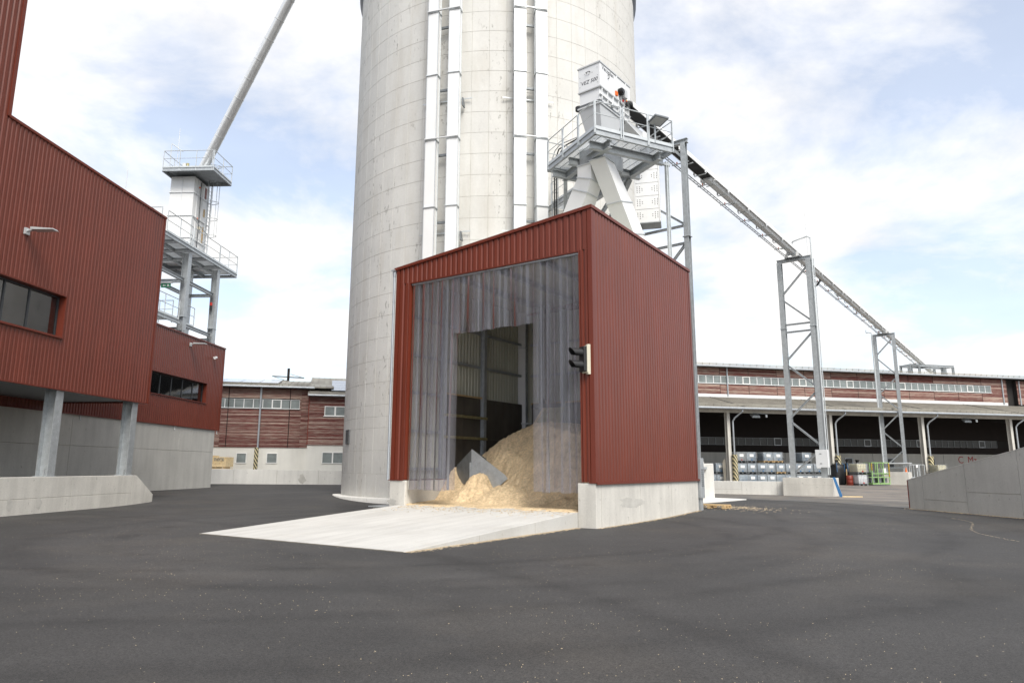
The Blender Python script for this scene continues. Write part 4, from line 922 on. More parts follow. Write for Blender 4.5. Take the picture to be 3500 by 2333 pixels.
# lamps and cameras
def wall_lamp(label, x, y, z, k=1.):
    t = thing('wall_lamp', label, 'lamp', to_world(R0, RA, (x, y, z)), RA)
    m = MB(); m.box(0, .07*k, -.09*k, .09*k, -.1*k, .1*k); m.bar((.03*k, 0, .02*k), (.30*k, 0, .05*k), .1*k, .05*k); m.build('bracket', 'galv_light', t)
    m = MB(); m.hexa([(.25*k, -.16*k, .02*k), (.95*k, -.14*k, .02*k), (.95*k, .14*k, .02*k), (.25*k, .16*k, .02*k), (.25*k, -.16*k, .10*k), (.93*k, -.10*k, .055*k), (.93*k, .10*k, .055*k), (.25*k, .16*k, .10*k)]); m.build('head', 'galv_light', t)
    MB().box(.4*k, .88*k, -.11*k, .11*k, .008*k, .0195*k).build('lens', 'lens', t)
wall_lamp('grey arm lamp on the overhanging red upper storey', .03, -.55, 9.85, 1.15)
wall_lamp('grey arm lamp on the lower red wall near the steel tower', LXP+.05, 19.85, 9.43, 1.1)
cm = thing('security_camera', 'small white security camera on the lower red wall', 'camera', to_world(R0, RA, (LXP+.05, 23.05, 9.0)), RA)
m = MB(); m.bar((0, 0, .1), (.15, 0, .1), .05, .05); m.build('arm', 'machine_white', cm); m = MB(); m.tube((.15, .12, .1), (.22, -.22, .02), .09, 12); m.build('body', 'machine_white', cm)
# lower box
LY0, LY1, LZ0, LZ1 = 15.9, 22.46, 5.92, 7.2
clad_run(-8, LY0, 4.22, 9.95, LXP+.03, 1.03)
clad_run(LY0, LY1, 4.22, 9.95, LXP+.03, 1.093, [(LY0, LY1, LZ0, LZ1)]); clad_run(LY1, 24.68, 4.22, 9.95, LXP+.03, 1.1)
me = sheet(1.0, 5, 4.22, 9.95, .04, .58).mesh('cladding_sheet')
for k in range(9): obj('cladding_sheet', me, 'red_metal', red, (LXP-.05-k, 24.69, 0), pi/2)
MB().box(LXP-9, LXP-.05, -8, LY0-.02, 4.3, 9.8).build('wall_core', 'hall_dark', red); MB().box(LXP-9, LXP-.05, LY1+.02, 24.6, 4.3, 9.8).build('wall_core', 'hall_dark', red); MB().box(LXP-9, LXP-.05, LY0-.02, LY1+.02, 4.3, LZ0-.04).build('wall_core', 'hall_dark', red); MB().box(LXP-9, LXP-.05, LY0-.02, LY1+.02, LZ1+.04, 9.8).build('wall_core', 'hall_dark', red)
MB().box(LXP-6, LXP-3, LY0, LY1, LZ0-.02, LZ1+.02).build('inner_wall', 'plaster', red)
MB().box(LXP-.1, LXP+.05, 24.64, 24.76, 4.2, 9.95).build('corner_trim', 'red_trim', red); MB().box(LXP-.13, LXP+.08, 8.2, 24.78, 9.93, 10.02).build('parapet_trim', 'red_trim', red)
MB().box(LXP-9, LXP+.08, 24.65, 24.78, 9.93, 10.02).build('parapet_trim', 'red_trim', red)
MB().box(LXP-.1, LXP+.06, -8, 24.77, 4.17, 4.22).build('bottom_flashing', 'red_trim', red)
for b_ in ((LZ1, LZ1+.05), (LZ0-.05, LZ0)): MB().box(LXP-.28, LXP+.075, LY0-.05, LY1+.06, *b_).build('window_surround', 'red_trim', red)
MB().box(LXP-.28, LXP+.065, LY1, LY1+.06, LZ0, LZ1).build('window_surround', 'red_trim', red)
win = MB(); ys = [LY0, LY0+1.27, LY0+2.55, LY0+3.85, LY0+5.15, LY1-.07]
for y in ys: win.box(LXP-.27, LXP-.19, y, y+.06, LZ0, LZ1)
win.box(LXP-.271, LXP-.189, LY0, LY1, LZ0, LZ0+.05); win.box(LXP-.271, LXP-.189, LY0, LY1, LZ1-.05, LZ1); wo = win.build('window', 'dark_frame', red)
for a, q in zip(ys, ys[1:]): MB().box(LXP-.24, LXP-.228, a+.06, q, LZ0+.05, LZ1-.05).build('pane', 'glass', wo)
# concrete base wall panels
yj = [-10, -.37, 9.63, 19.62, 24.24]
for a, q in zip(yj, yj[1:]):
    for z0_, z1_ in ((-.4, 2.672), (2.688, 4.21)): MB().box(LXP-.3, LXP-.02, a+.006, q-.006, z0_, z1_).build('concrete_panel', 'grey_concrete', red, bevel=.008)
MB().box(LXP-9, LXP-.31, 24.0, 24.235, -.4, 4.21).build('concrete_panel', 'grey_concrete', red); MB().box(LXP-.29, LXP-.05, -10, 24.2, -.3, 4.2).build('wall_core', 'silo_joint', red)
for y in (10.1, 18.9, 24.45): 
    m = MB(); m.path([(LXP+.02, y, 4.16), (LXP+.02, y, 3.98), (LXP+.05, y, 3.93)], .025, 6); m.build('drain_spout', 'galv_light', red)
# steel columns on the front wall
for y in (2.3, 7.2):
    MB().ibeam((-.30, y, 1.30), (-.30, y, 4.61), .40, .46, .03, .018, up=(1, 0, 0)).build('column', 'galv', red)
    MB().box(-.55, -.06, y-.3, y+.3, 1.296, 1.325).build('base_plate', 'galv', red)
    m = MB(); m.box(-.14, -.10, y-.34, y-.28, 1.32, 1.56); m.build('anchor_bracket', 'galv', red)
for y in (-6, -2.0): MB().ibeam((-.30, y, 1.30), (-.30, y, 4.61), .34, .42, .026, .018, up=(0, 1, 0)).build('column', 'galv', red)
# front low wall
fw = thing('low_wall', 'low pale concrete wall with a chamfered end carrying the steel columns', 'wall', R0, RA)
yy = [-12, -2.6, -.25, 3.45, 7.45]
for a, q in zip(yy, yy[1:]):
    MB().box(-.62, 0, a+.003, q-.003, .545, 1.295).build('concrete_panel', 'concrete', fw, bevel=.01); MB().box(-.62, 0, a+.003, q-.003, -.4, .535).build('concrete_panel', 'concrete', fw, bevel=.01)
m = MB(); m.prism([(7.453, -.4), (9.15, -.4), (9.15, .42), (7.72, 1.295), (7.453, 1.295)], 'x', -.62, 0); m.build('end_block', 'concrete', fw, bevel=.01)
MB().box(-.6, -.012, -12, 7.6, -.3, 1.28).build('wall_core', 'silo_joint', fw)
for y, s_ in ((.35, 3), (1.75, 4)): MB().prism(blotch(y, .36, .13, .24, s_), 'x', -.002, .003).build('damp_stain', 'wet_concrete', fw)

# ------------------------------------------------------------------ steel tower with bucket elevator behind the red building
tw = thing('steel_tower', 'galvanised steel tower with railed platforms behind the red building', 'tower', R0, RA)
TX = -5.6
for x, y in ((TX, 20.5), (TX, 24.6), (TX-2.0, 24.6), (TX-2.0, 20.5)):
    MB().ibeam((x, y, 9.0), (x, y, 15.75), .42, .42, .03, .02, up=(1, 0, 0)).build('column', 'galv', tw); MB().box(x-.24, x+.24, y-.24, y+.24, 11.38, 11.42).build('splice_plate', 'galv', tw)
def tb(p, q, w=.18, h=.22, n='beam'): MB().ibeam(p, q, w, h).build(n, 'galv', tw)
for x in (TX, TX-2.0):
    tb((x, 17, 13.85), (x, 20.3, 13.85)); tb((x, 20.72, 13.85), (x, 24.4, 13.85)); tb((x, 20.7, 10.9), (x, 24.4, 10.9))
for y in (20.5, 24.6): tb((TX-1.8, y, 13.86), (TX-.2, y, 13.86)); tb((TX-1.8, y, 10.6), (TX-.2, y, 10.6))
tb((TX-4, 20.5, 10.4), (TX+.25, 20.5, 10.4)); tb((TX-4, 24.75, 10.3), (TX+.25, 24.75, 10.3))
# middle platform, z 16
PZ2 = 16.0; x0, x1, y0, y1 = TX-3.6, TX+.35, 16.6, 27.1
for x in (x0, x1, TX-1.0, TX-2.2): tb((x, y0, PZ2), (x, y1, PZ2), .12, .26)
for y in (y0, 18.7, 20.6, 22.6, 24.6, y1): tb((x0+.06, y, PZ2-.01), (x1-.06, y, PZ2-.01), .12, .22)
m = MB()
for k in range(int((y1-y0)/.1)): m.box(x0, x1, y0+k*.1, y0+k*.1+.05, PZ2+.13, PZ2+.155)
tag(m.build('grating', 'galv', tw), kind='stuff')
FZ2 = PZ2+.16
for a, q in ((17.2, 20.3), (20.5, 24.2), (24.3, 27.05)): handrail(tw, (x1, a, FZ2), (x1, q, FZ2), 2, h=1.35, drop=.3, r=.03)
handrail(tw, (x1, y1, FZ2), (x0, y1, FZ2), 2, h=1.35, drop=.2, r=.03); handrail(tw, (x1-.05, y0, FZ2), (x0, y0, FZ2), 2, h=1.35, r=.03); handrail(tw, (x0, y0, FZ2), (x0, y1, FZ2), 5, h=1.35, r=.03)
m = MB(); m.path([(x1, 20.0, FZ2), (x1, 20.0, FZ2+2.0), (x1, 22.2, FZ2+1.45)], .035, 6); m.build('handrail', 'galv_light', tw)
# lower landing, z 11
for x in (TX+.1, TX-2.4): tb((x, 16.5, 10.95), (x, 20.1, 10.95), .12, .26)
m = MB()
for k in range(34): m.box(TX-2.4, TX+.1, 16.5+k*.1, 16.55+k*.1, 11.08, 11.1)
tag(m.build('grating', 'galv', tw), kind='stuff')
handrail(tw, (TX+.1, 16.5, 11.1), (TX+.1, 19.9, 11.1), 2, h=1.3, drop=.25, r=.03); handrail(tw, (TX-2.4, 16.5, 11.1), (TX-2.4, 19.9, 11.1), 2, h=1.3, r=.03); handrail(tw, (TX-2.2, 20.0, 11.1), (TX-.4, 20.0, 11.1), 2, h=1.3, r=.03)
handrail(tw, (TX-.2, 20.9, 11.1), (TX-.2, 22.4, 11.1), 1, h=1.3, r=.03)
# top platform
PX0, PX1, PY0, PY1, PZ3 = -9.2, -5.45, 22.65, 25.5, 22.75
for x in (PX0, PX1): tb((x, PY0, PZ3), (x, PY1, PZ3), .1, .26)
for y in (PY0, PY1): tb((PX0, y, PZ3+.001), (PX1, y, PZ3+.001), .1, .262)
MB().box(PX0+.05, PX1-.05, PY0+.05, PY1-.05, PZ3+.10, PZ3+.125).build('floor_plate', 'galv', tw)
FZ3 = PZ3+.13
handrail(tw, (PX0, PY0, FZ3), (PX1-.1, PY0, FZ3), 3, h=1.3, drop=.25, r=.03); handrail(tw, (PX1, PY0, FZ3), (PX1, PY1, FZ3), 2, h=1.3, drop=.25, r=.03); handrail(tw, (PX0, PY0, FZ3), (PX0, PY1, FZ3), 2, h=1.3, drop=.25, r=.03); handrail(tw, (PX0, PY1, FZ3), (PX1, PY1, FZ3), 3, h=1.3, drop=.2, r=.03)
m = MB(); m.path([(-8.9, 23.0, FZ3), (-8.9, 23.0, FZ3+2.05), (-8.0, 23.0, FZ3+1.4)], .035, 6); m.build('handrail', 'galv_light', tw)
for x, y, z in ((-8.5, 23.2, FZ3), (-10.4, 24, 16.0), (-8.4, 17.5, 16.0)): MB().tube((x, y, z), (x, y, z+(3.3 if z > 20 else 4.5)), .022, 6).build('lightning_rod', 'alu', tw)
# caged ladder
lad = MB(); lx, ly = -6.35, 25.25
for dy in (-.22, .22): lad.bar((lx-.55, ly+dy, PZ2+.2), (lx-.55, ly+dy, FZ3+1.2), .05, .05)
z = PZ2+.4
while z < PZ3: lad.tube((lx-.55, ly-.22, z), (lx-.55, ly+.22, z), .014, 6); z += .3
lad.build('ladder', 'galv', tw)
cg = MB()
def cage_pt(t, z): return (lx-.55+.72*sin(t), ly+.38*cos(t)*1.0, z)
for k in range(7): t = pi*k/6; cg.tube(cage_pt(t, PZ2+2.6), cage_pt(t, FZ3+1.2), .022, 6)
for z in (PZ2+2.6, PZ2+3.9, PZ2+5.2, FZ3+1.2): cg.path([cage_pt(pi*k/10, z) for k in range(11)], .025, 6)
cg.build('ladder_cage', 'galv_light', tw)
# bucket elevator casing
be = thing('bucket_elevator', 'white flanged sheet metal elevator casing inside the steel tower', 'elevator', R0, RA)
EX0, EX1, EY0, EY1 = -9.05, -7.28, 23.62, 25.92
for z0_, z1_ in ((16.1, 17.95), (17.97, 19.62), (19.64, 21.38), (21.40, 22.62)):
    MB().box(EX0, EX1, EY0, EY1, z0_, z1_).build('casing_section', 'white_paint', be)
for z in (17.96, 19.63, 21.39): MB().box(EX0-.07, EX1+.07, EY0-.07, EY1+.07, z-.025, z+.025).build('joint_flange', 'machine_white', be)
MB().box((EX0+EX1)/2-.035, (EX0+EX1)/2+.035, EY0-.04, EY0+.01, 16.1, 22.6).build('seam_strip', 'machine_white', be)
for y in (EY0+.5, EY0+1.25): MB().box(EX1-.01, EX1+.04, y, y+.06, 16.1, 22.6).build('seam_strip', 'machine_white', be)
for z in (16.9, 18.4, 19.0, 20.4): MB().box(EX1, EX1+.02, EY0+1.6, EY0+1.8, z-.3, z+.3).build('inspection_slot', 'wood', be)
MB().box(EX1, EX1+.02, EY0+1.6, EY0+1.85, 21.55, 22.4).build('inspection_slot', 'drum_red', be)
m = MB(); m.path([(EX1+.06, EY0+.9, 16.2), (EX1+.06, EY0+.95, 19), (EX1+.06, EY0+.9, 22.5)], .03, 6); m.build('cable', 'dark_frame', be)
for z in (17.0, 18.9): MB().box(EX1+.0, EX1+.14, EY0+.95, EY0+1.15, z, z+.2).build('sensor_box', 'beige_plastic', be)
for z in (19.6, 22.0): MB().box(EX1+.0, EX1+.08, EY0+.7, EY0+.78, z, z+.1).build('sensor', 'orange', be)
m = MB(); m.tube((EX1+.9, EY0-1.6, 16.25), (EX1+.9, EY0-1.6, 16.5), .15, 10); m.tube((EX1+.9, EY0-1.6, 16.55), (EX1+.9, EY0-1.6, 16.75), .12, 10); m.build('valve', 'red_plastic', be)
MB().lathe([(.2, 0), (.26, .15), (.2, .32), (.05, .4)], (EX1+.9, EY0-1.6, 16.75), 12).build('valve_head', 'galv', be)
# exit sign and alarm lamp on the tower
ex = thing('exit_sign', 'green emergency exit sign with a white arrow under a small lamp on the tower', 'sign', to_world(R0, RA, (TX-1.2, 20.33, 13.52)), RA)
MB().box(-.32, .32, -.02, .02, -.16, .12).build('panel', 'sign_green', ex); m = MB(); m.prism([(-.22, -.02), (-.12, .07), (-.12, .015), (0, .015), (0, -.055), (-.12, -.055), (-.12, -.11)], 'y', -.024, -.02); m.build('arrow', 'white_print', ex)
m = MB(); m.prism([(.08, -.1), (.14, -.1), (.15, -.02), (.21, -.1), (.26, -.1), (.2, .02), (.24, .05), (.12, .06), (.06, .0), (.12, .0)], 'y', -.024, -.02); m.lathe([(.03, -.002), (.03, .002)], (.0, 0, 0), 8); m.build('running_figure', 'white_print', ex)
MB().box(-.42, .42, -.06, .06, .13, .24).build('lamp', 'machine_white', ex)
al = thing('alarm_lamp', 'small red alarm lamp on a tower column', 'lamp', to_world(R0, RA, (TX-.05, 24.3, 13.05)), RA)
MB().tube((0, 0, 0), (0, 0, .22), .10, 12).build('lens', 'red_plastic', al); MB().tube((0, 0, -.28), (0, 0, -.005), .09, 12).build('base', 'black', al)
ml = thing('spotlight', 'small white and dark spotlight on the top tower platform', 'lamp', to_world(R0, RA, (-7.6, 22.9, FZ3)), RA)
MB().box(-.28, -.02, -.05, .05, .1, .45).build('box', 'machine_white', ml); m = MB(); m.tube((.1, 0, .1), (.1, 0, .42), .1, 10); m.tube((.1, 0, 0), (.1, 0, .1), .03, 6); m.bar((-.28, 0, .08), (.15, 0, .08), .05, .03); m.build('head', 'brass', ml)
# silver spout running up to the silo
sp0, spd = Vector((-23.4, 49.2, 23.3)), Vector((7.1, -4.4, 10.6))
spt = thing('spout_pipe', 'shiny silver pipe rising steeply from the tower to the silo top', 'pipe', tuple(sp0))
n_ = 17
for k in range(n_):
    a = spd*(1.99*k/n_); q = spd*(1.99*(k+1)/n_)
    MB().tube(a, q, .345, 24).build('pipe_section', 'silver_pipe', spt)
    u = spd.normalized()*.03; MB().tube(q-u, q+u, .36, 24).build('clamp_ring', 'alu', spt)

# ------------------------------------------------------------------ helpers for the board-clad buildings
def slat_wall(parent, y0, y1, z0_, z1_, x, pitch=.125, mt='red_boards', holes=(), jl=6.8, seed=1):
    """weather boards as real overlapping strips, one joined part"""
    m = MB(); z = z0_; r = random.Random(seed)
    while z < z1_-.02:
        zt = min(z+pitch, z1_); spans = [(y0, y1)]
        for (h0, h1, g0, g1) in holes:
            if zt > g0 and z < g1:
                ns = []
                for a, q in spans:
                    if h0 > a: ns.append((a, min(q, h0)))
                    if h1 < q: ns.append((max(a, h1), q))
                spans = [t for t in ns if t[1]-t[0] > .02]
        for a, q in spans:
            b0 = a
            while b0 < q-.01:
                b1 = min(q, (math.floor(b0/jl+1e-6)+1)*jl); d = r.uniform(-.006, .006)
                m.hexa([(x, b0+.004, z), (x+.065+d, b0+.004, z), (x+.065+d, b1-.004, z), (x, b1-.004, z), (x, b0+.004, zt-.012), (x+.018+d, b0+.004, zt-.012), (x+.018+d, b1-.004, zt-.012), (x, b1-.004, zt-.012)])
                b0 = b1
        z = zt
    return tag(m.build('weather_boards', mt, parent), kind='stuff')
def window_unit(parent, y0, y1, z0_, z1_, x, fw=.05, frame='alu', pane='pane', depth=.07):
    m = MB(); m.box(x-.03, x+depth-.03, y0, y0+fw, z0_, z1_); m.box(x-.03, x+depth-.03, y1-fw, y1, z0_, z1_); m.box(x-.03, x+depth-.03, y0+fw, y1-fw, z0_, z0_+fw); m.box(x-.03, x+depth-.03, y0+fw, y1-fw, z1_-fw, z1_)
    w = m.build('window', frame, parent); MB().box(x-.012, x, y0+fw, y1-fw, z0_+fw, z1_-fw).build('pane', pane, w); return w
def snow_guard(parent, y0, y1, x, z):
    m = MB(); m.bar((x, y0, z+.10), (x, y1, z+.10), .03, .05); m.bar((x, y0, z+.2), (x, y1, z+.2), .03, .05); y = y0
    while y < y1: m.bar((x-.12, y, z), (x, y, z+.25), .03, .05); y += .8
    return m.build('snow_guard', 'roof_sheet', parent)
def downpipe(parent, x, y, z0_, z1_, r=.05, mt='zinc', name='downpipe'):
    m = MB(); m.path([(x+.1, y, z1_), (x+.06, y, z1_-.25), (x+.06, y, z0_)], r, 8)
    for z in (z0_+.4, (z0_+z1_)/2): m.tube((x+.06, y, z), (x+.06, y, z+.05), r*1.25, 8)
    return m.build(name, mt, parent)
# ------------------------------------------------------------------ old board-clad building behind, left
B0 = (-25.81, 62.0); BA = 76
bl = thing('board_clad_building', 'old red board-clad building with a solar roof behind the pale yard wall', 'building', B0, BA)
by0, by1 = -12, 7.6
MB().box(-10, -.02, by0, by1, -.3, 3.43).build('plaster_wall', 'plaster', bl)
MB().box(-10, -.45, by0, by1, 3.43, 8.85).build('wall_core', 'hall_dark', bl)
slat_wall(bl, by0, by1, 3.44, 8.75, 0, holes=[(by0-1, 6.66, 6.9, 7.72)], seed=3)
MB().box(-.44, -.005, by0, by1, 3.44, 6.88).build('wall_core', 'hall_dark', bl); MB().box(-.44, -.005, by0, by1, 7.74, 8.75).build('wall_core', 'hall_dark', bl); MB().box(-.44, -.005, 6.68, by1, 6.88, 7.74).build('wall_core', 'hall_dark', bl)
for k in range(22):
    y1_ = 6.66-k*.80
    if y1_-.8 < by0: break
    op = k == 2
    window_unit(bl, y1_-.80, y1_, 6.9, 7.72, 0 if not op else .03, .07 if op else .035, 'pvc_frame' if op else 'alu', 'pane')
MB().box(-.02, .12, by0, 6.72, 6.86, 6.90).build('window_sill', 'alu', bl)
for y in (.57, 5.8): MB().box(.02, .07, y-.03, y+.03, 3.44, 8.75).build('cover_strip', 'dark_boards', bl)
for a, q in ((1.50, 2.40), (4.05, 5.0), (-1.2, -.35)): window_unit(bl, a, q, 2.02, 2.94, .0, .07, 'pvc_frame')
downpipe(bl, .06, 3.28, 3.3, 8.8, .085)
hz_ = MB(); hz_.tube((0, 0, 0), (0, 0, 2.0), .17, 12); hz_.build('striped_pipe_guard', 'hazard', bl, (.2, 3.2, 1.4))
# roof with gutters and solar modules
def mono_roof(parent, y0, y1, x_e, z_e, x_r, z_r, th=.12, mt='roof_sheet'):
    m = MB(); m.hexa([(x_r, y0, z_r-th), (x_e, y0, z_e-th), (x_e, y1, z_e-th), (x_r, y1, z_r-th), (x_r, y0, z_r), (x_e, y0, z_e), (x_e, y1, z_e), (x_r, y1, z_r)]); return m.build('roof', mt, parent)
rf = mono_roof(bl, by0, 9.6, .55, 8.92, -7.0, 10.25)
MB().tube((.62, by0, 8.80), (.62, 7.9, 8.80), .09, 8).build('gutter', 'zinc', bl); snow_guard(bl, by0, 7.6, .25, 8.97)
rz = lambda x: 8.92+(.55-x)*(1.33/7.55)
y = by0
k = 0
while y < 9.5: MB().bar((.5, y, rz(.5)+.02), (-6.9, y, rz(-6.9)+.02), .04, .05).build('standing_seam', 'roof_sheet', rf); y += .55
for r_ in range(5):
    for c_ in range(10):
        ya = 4.6-c_*1.66+.0; xa = -.4-r_*1.05
        if ya-1.6 < by0: continue
        m = MB(); h = .12; m.hexa([(xa-1.0, ya-1.6, rz(xa-1)+h), (xa, ya-1.6, rz(xa)+h), (xa, ya, rz(xa)+h), (xa-1.0, ya, rz(xa-1)+h), (xa-1.0, ya-1.6, rz(xa-1)+h+.04), (xa, ya-1.6, rz(xa)+h+.04), (xa, ya, rz(xa)+h+.04), (xa-1.0, ya, rz(xa-1)+h+.04)]); m.build('solar_panel', 'solar', rf)
# neighbouring wing a metre forward
b2 = thing('board_clad_wing', 'projecting board-clad wing with a white window beside the silo', 'building', to_world(B0, BA, (1.0, 0))[:2], BA)
wy0, wy1 = 7.52, 22
MB().box(-9, -.02, wy0, wy1, -.3, 3.66).build('plaster_wall', 'plaster', b2); MB().box(-9, -.45, wy0, wy1, 3.66, 8.1).build('wall_core', 'hall_dark', b2)
slat_wall(b2, wy0, wy1, 3.66, 8.05, 0, holes=[(8.88, 10.75, 6.25, 7.15)], seed=5)
MB().box(-.44, -.005, wy0, wy1, 3.67, 6.23).build('wall_core', 'hall_dark', b2); MB().box(-.44, -.005, wy0, wy1, 7.17, 8.05).build('wall_core', 'hall_dark', b2); MB().box(-.44, -.005, 10.8, wy1, 6.23, 7.17).build('wall_core', 'hall_dark', b2); MB().box(-.44, -.005, wy0, 8.86, 6.23, 7.17).build('wall_core', 'hall_dark', b2)
for a, q in ((8.88, 9.82), (9.82, 10.75)): window_unit(b2, a, q, 6.25, 7.15, .02, .075, 'pvc_frame')
for a, q in ((8.85, 9.78), (9.78, 10.7)): window_unit(b2, a, q, 2.01, 3.03, .0, .06, 'pvc_frame')
MB().box(.0, .1, wy0-.04, wy0+.02, 3.66, 8.1).build('corner_strip', 'drum_red', b2)
MB().box(-.03, .1, 8.8, 10.8, 6.2, 6.25).build('window_sill', 'pvc_frame', b2)
rf2 = mono_roof(b2, wy0-.15, wy1, .5, 8.15, -7, 10.55)
rz2 = lambda x: 8.15+(.5-x)*(2.4/7.5)
MB().tube((.56, wy0-.1, 8.05), (.56, wy1, 8.05), .09, 8).build('gutter', 'zinc', b2); snow_guard(b2, wy0, wy1, .2, 8.22)
for k in range(12): y = wy0+k*.55; MB().bar((.45, y, rz2(.45)+.02), (-6.9, y, rz2(-6.9)+.02), .04, .05).build('standing_seam', 'roof_sheet', rf2)
for r_ in range(4):
    for c_ in range(6):
        ya = 9.4+c_*1.68; xa = -.3-r_*1.12; h = .2
        m = MB(); m.hexa([(xa-1.05, ya, rz2(xa-1.05)+h), (xa, ya, rz2(xa)+h), (xa, ya+1.64, rz2(xa)+h), (xa-1.05, ya+1.64, rz2(xa-1.05)+h), (xa-1.05, ya, rz2(xa-1.05)+h+.04), (xa, ya, rz2(xa)+h+.04), (xa, ya+1.64, rz2(xa)+h+.04), (xa-1.05, ya+1.64, rz2(xa-1.05)+h+.04)]); m.build('solar_panel', 'solar', rf2)
# lamp gantry on the roof behind
lg = thing('lamp_post', 'wooden post with old floodlights and a cross arm behind the roof', 'lamp post', to_world(B0, BA, (-9, 4.9, 0))[:2], BA); lg.location.z = -1.4
MB().box(-.12, .12, -.12, .12, 4, 13.2).build('post', 'dark_boards', lg)
m = MB(); m.bar((0, -1.6, 12.35), (0, 1.6, 12.25), .08, .12); m.bar((0, -1.6, 12.35), (0, -.4, 12.0), .05, .05); m.bar((0, .2, 12.6), (0, 1.6, 12.25), .05, .05); m.build('cross_arm', 'galv_dark', lg)
for y in (-1.5, -.9, -.35): MB().hexa([(-.3, y-.3, 11.75), (.4, y-.3, 11.55), (.4, y+.25, 11.55), (-.3, y+.25, 11.75), (-.3, y-.2, 12.0), (.25, y-.2, 11.95), (.25, y+.2, 11.95), (-.3, y+.2, 12.0)]).build('floodlight_head', 'old_tile', lg)
# pale yard wall in front
q1, q2 = Vector((-28.6, 59.6, 0)), Vector((-13.0, 57.4, 0)); wd = (q2-q1); waz = math.degrees(atan2(wd.x, wd.y))
yw = thing('yard_wall', 'long low pale concrete wall before the board-clad building', 'wall', (q1.x, q1.y), waz)
Lw = wd.length; js = [0, 2.4, 5.6, 9.4, 13.0, Lw+4]
for a, q in zip(js, js[1:]): MB().box(-.3, 0, a+.012, q-.012, -.2, 1.56-.01*a).build('concrete_panel', 'white_concrete', yw, bevel=.012)
MB().box(-.28, -.02, 0, Lw+4, -.2, 1.4).build('wall_core', 'silo_joint', yw)
MB().prism(blotch(11.6, .75, .3, .32, 12), 'x', -.002, .004).build('damp_stain', 'wet_concrete', yw)
# timber stacks
def timber(label, loc, w, h, lab, inkm, group):
    t = thing('timber_stack', label, 'timber', loc, waz, group)
    rt = random.Random(len(lab)); rows = int(h/.12)
    for r_ in range(rows):
        m = MB(); yb = -w/2
        while yb < w/2-.02:
            bw = rt.uniform(.14, .2); bw = min(bw, w/2-yb); d = rt.uniform(-.03, .03); m.box(-1.2, d, yb+.003, yb+bw-.003, r_*.12+(.1 if r_ >= rows//2 else 0)+.004, r_*.12+.115+(.1 if r_ >= rows//2 else 0)); yb += bw
        m.build('plank_layer', 'lumber', t)
    for yb in (-w*.3, w*.3): MB().box(-1.1, -.1, yb-.05, yb+.05, (rows//2)*.12+.003, (rows//2)*.12+.1).build('bearer', 'wood', t)
    for i, s_ in enumerate(lab): text('marking', s_, .34, inkm, t, face_matrix((.045, 0, h-.25-.36*i), (0, 1, 0), (0, 0, 1)))
    return t
qa = q1+wd.normalized()*2.75+Vector((0, .55, 0)); qb = q1+wd.normalized()*3.98+Vector((0, .55, 0))
timber('timber bundle with red marking behind the yard wall', (qa.x, qa.y, .75), 1.0, 1.8, ['150', 'U1.'], 'ink_orange', None)
timber('timber bundle with dark blue marking behind the yard wall', (qb.x, qb.y, .75), 1.25, 1.7, ['7/OTE'], 'ink_blue', None)
for q_ in (qa, qb): pass
tb_ = thing('timber_rack', 'low concrete rack carrying the timber bundles', 'rack', (qa.x, qa.y, .2), waz); MB().box(-1.2, -.1, -.5, 2.0, -.1, .55).build('slab', 'grey_concrete', tb_)

# ------------------------------------------------------------------ long open hall on the right
H0 = (37.1, 67.9); HA = 76
hall = thing('open_hall', 'long red board-clad hall with an open lean-to along the storage yard', 'building', H0, HA)
ya_, yb_ = -34, 40
XC, XW, XG = -.4, -8.5, .8
def hall_bays(): return [-39.2, -28.5, -17.85, -7.0, 3.5, 14.4, 25.2, 36]
for y in hall_bays():
    if y < ya_: continue
    MB().ibeam((XC, y, -.1), (XC, y, 6.75), .30, .46, .05, .12, up=(1, 0, 0)).build('column', 'concrete', hall)
    m = MB(); m.path([(XG-.05, y+.95, 7.0), (XG-.05, y+.9, 6.75), (XG-.6, y+.42, 6.2), (XG-.75, y+.3, 5.9), (XG-.75, y+.3, 2.9)], .075, 8); m.build('downpipe', 'zinc', hall)
    m = MB(); m.tube((0, 0, 0), (0, 0, 2.75), .24, 14); m.build('striped_pipe_guard', 'hazard', hall, (XG-.75, y+.3, .16))
MB().box(XC-.25, XC+.25, ya_, yb_, 6.72, 7.02).build('edge_beam', 'concrete', hall)
for y in hall_bays():
    if y > ya_: MB().hexa([(XW, y-.15, 7.9), (XC-.3, y-.15, 6.3), (XC-.3, y+.15, 6.3), (XW, y+.15, 7.9), (XW, y-.15, 8.6), (XC-.3, y-.15, 6.9), (XC-.3, y+.15, 6.9), (XW, y+.15, 8.6)]).build('rafter', 'hall_dark', hall)
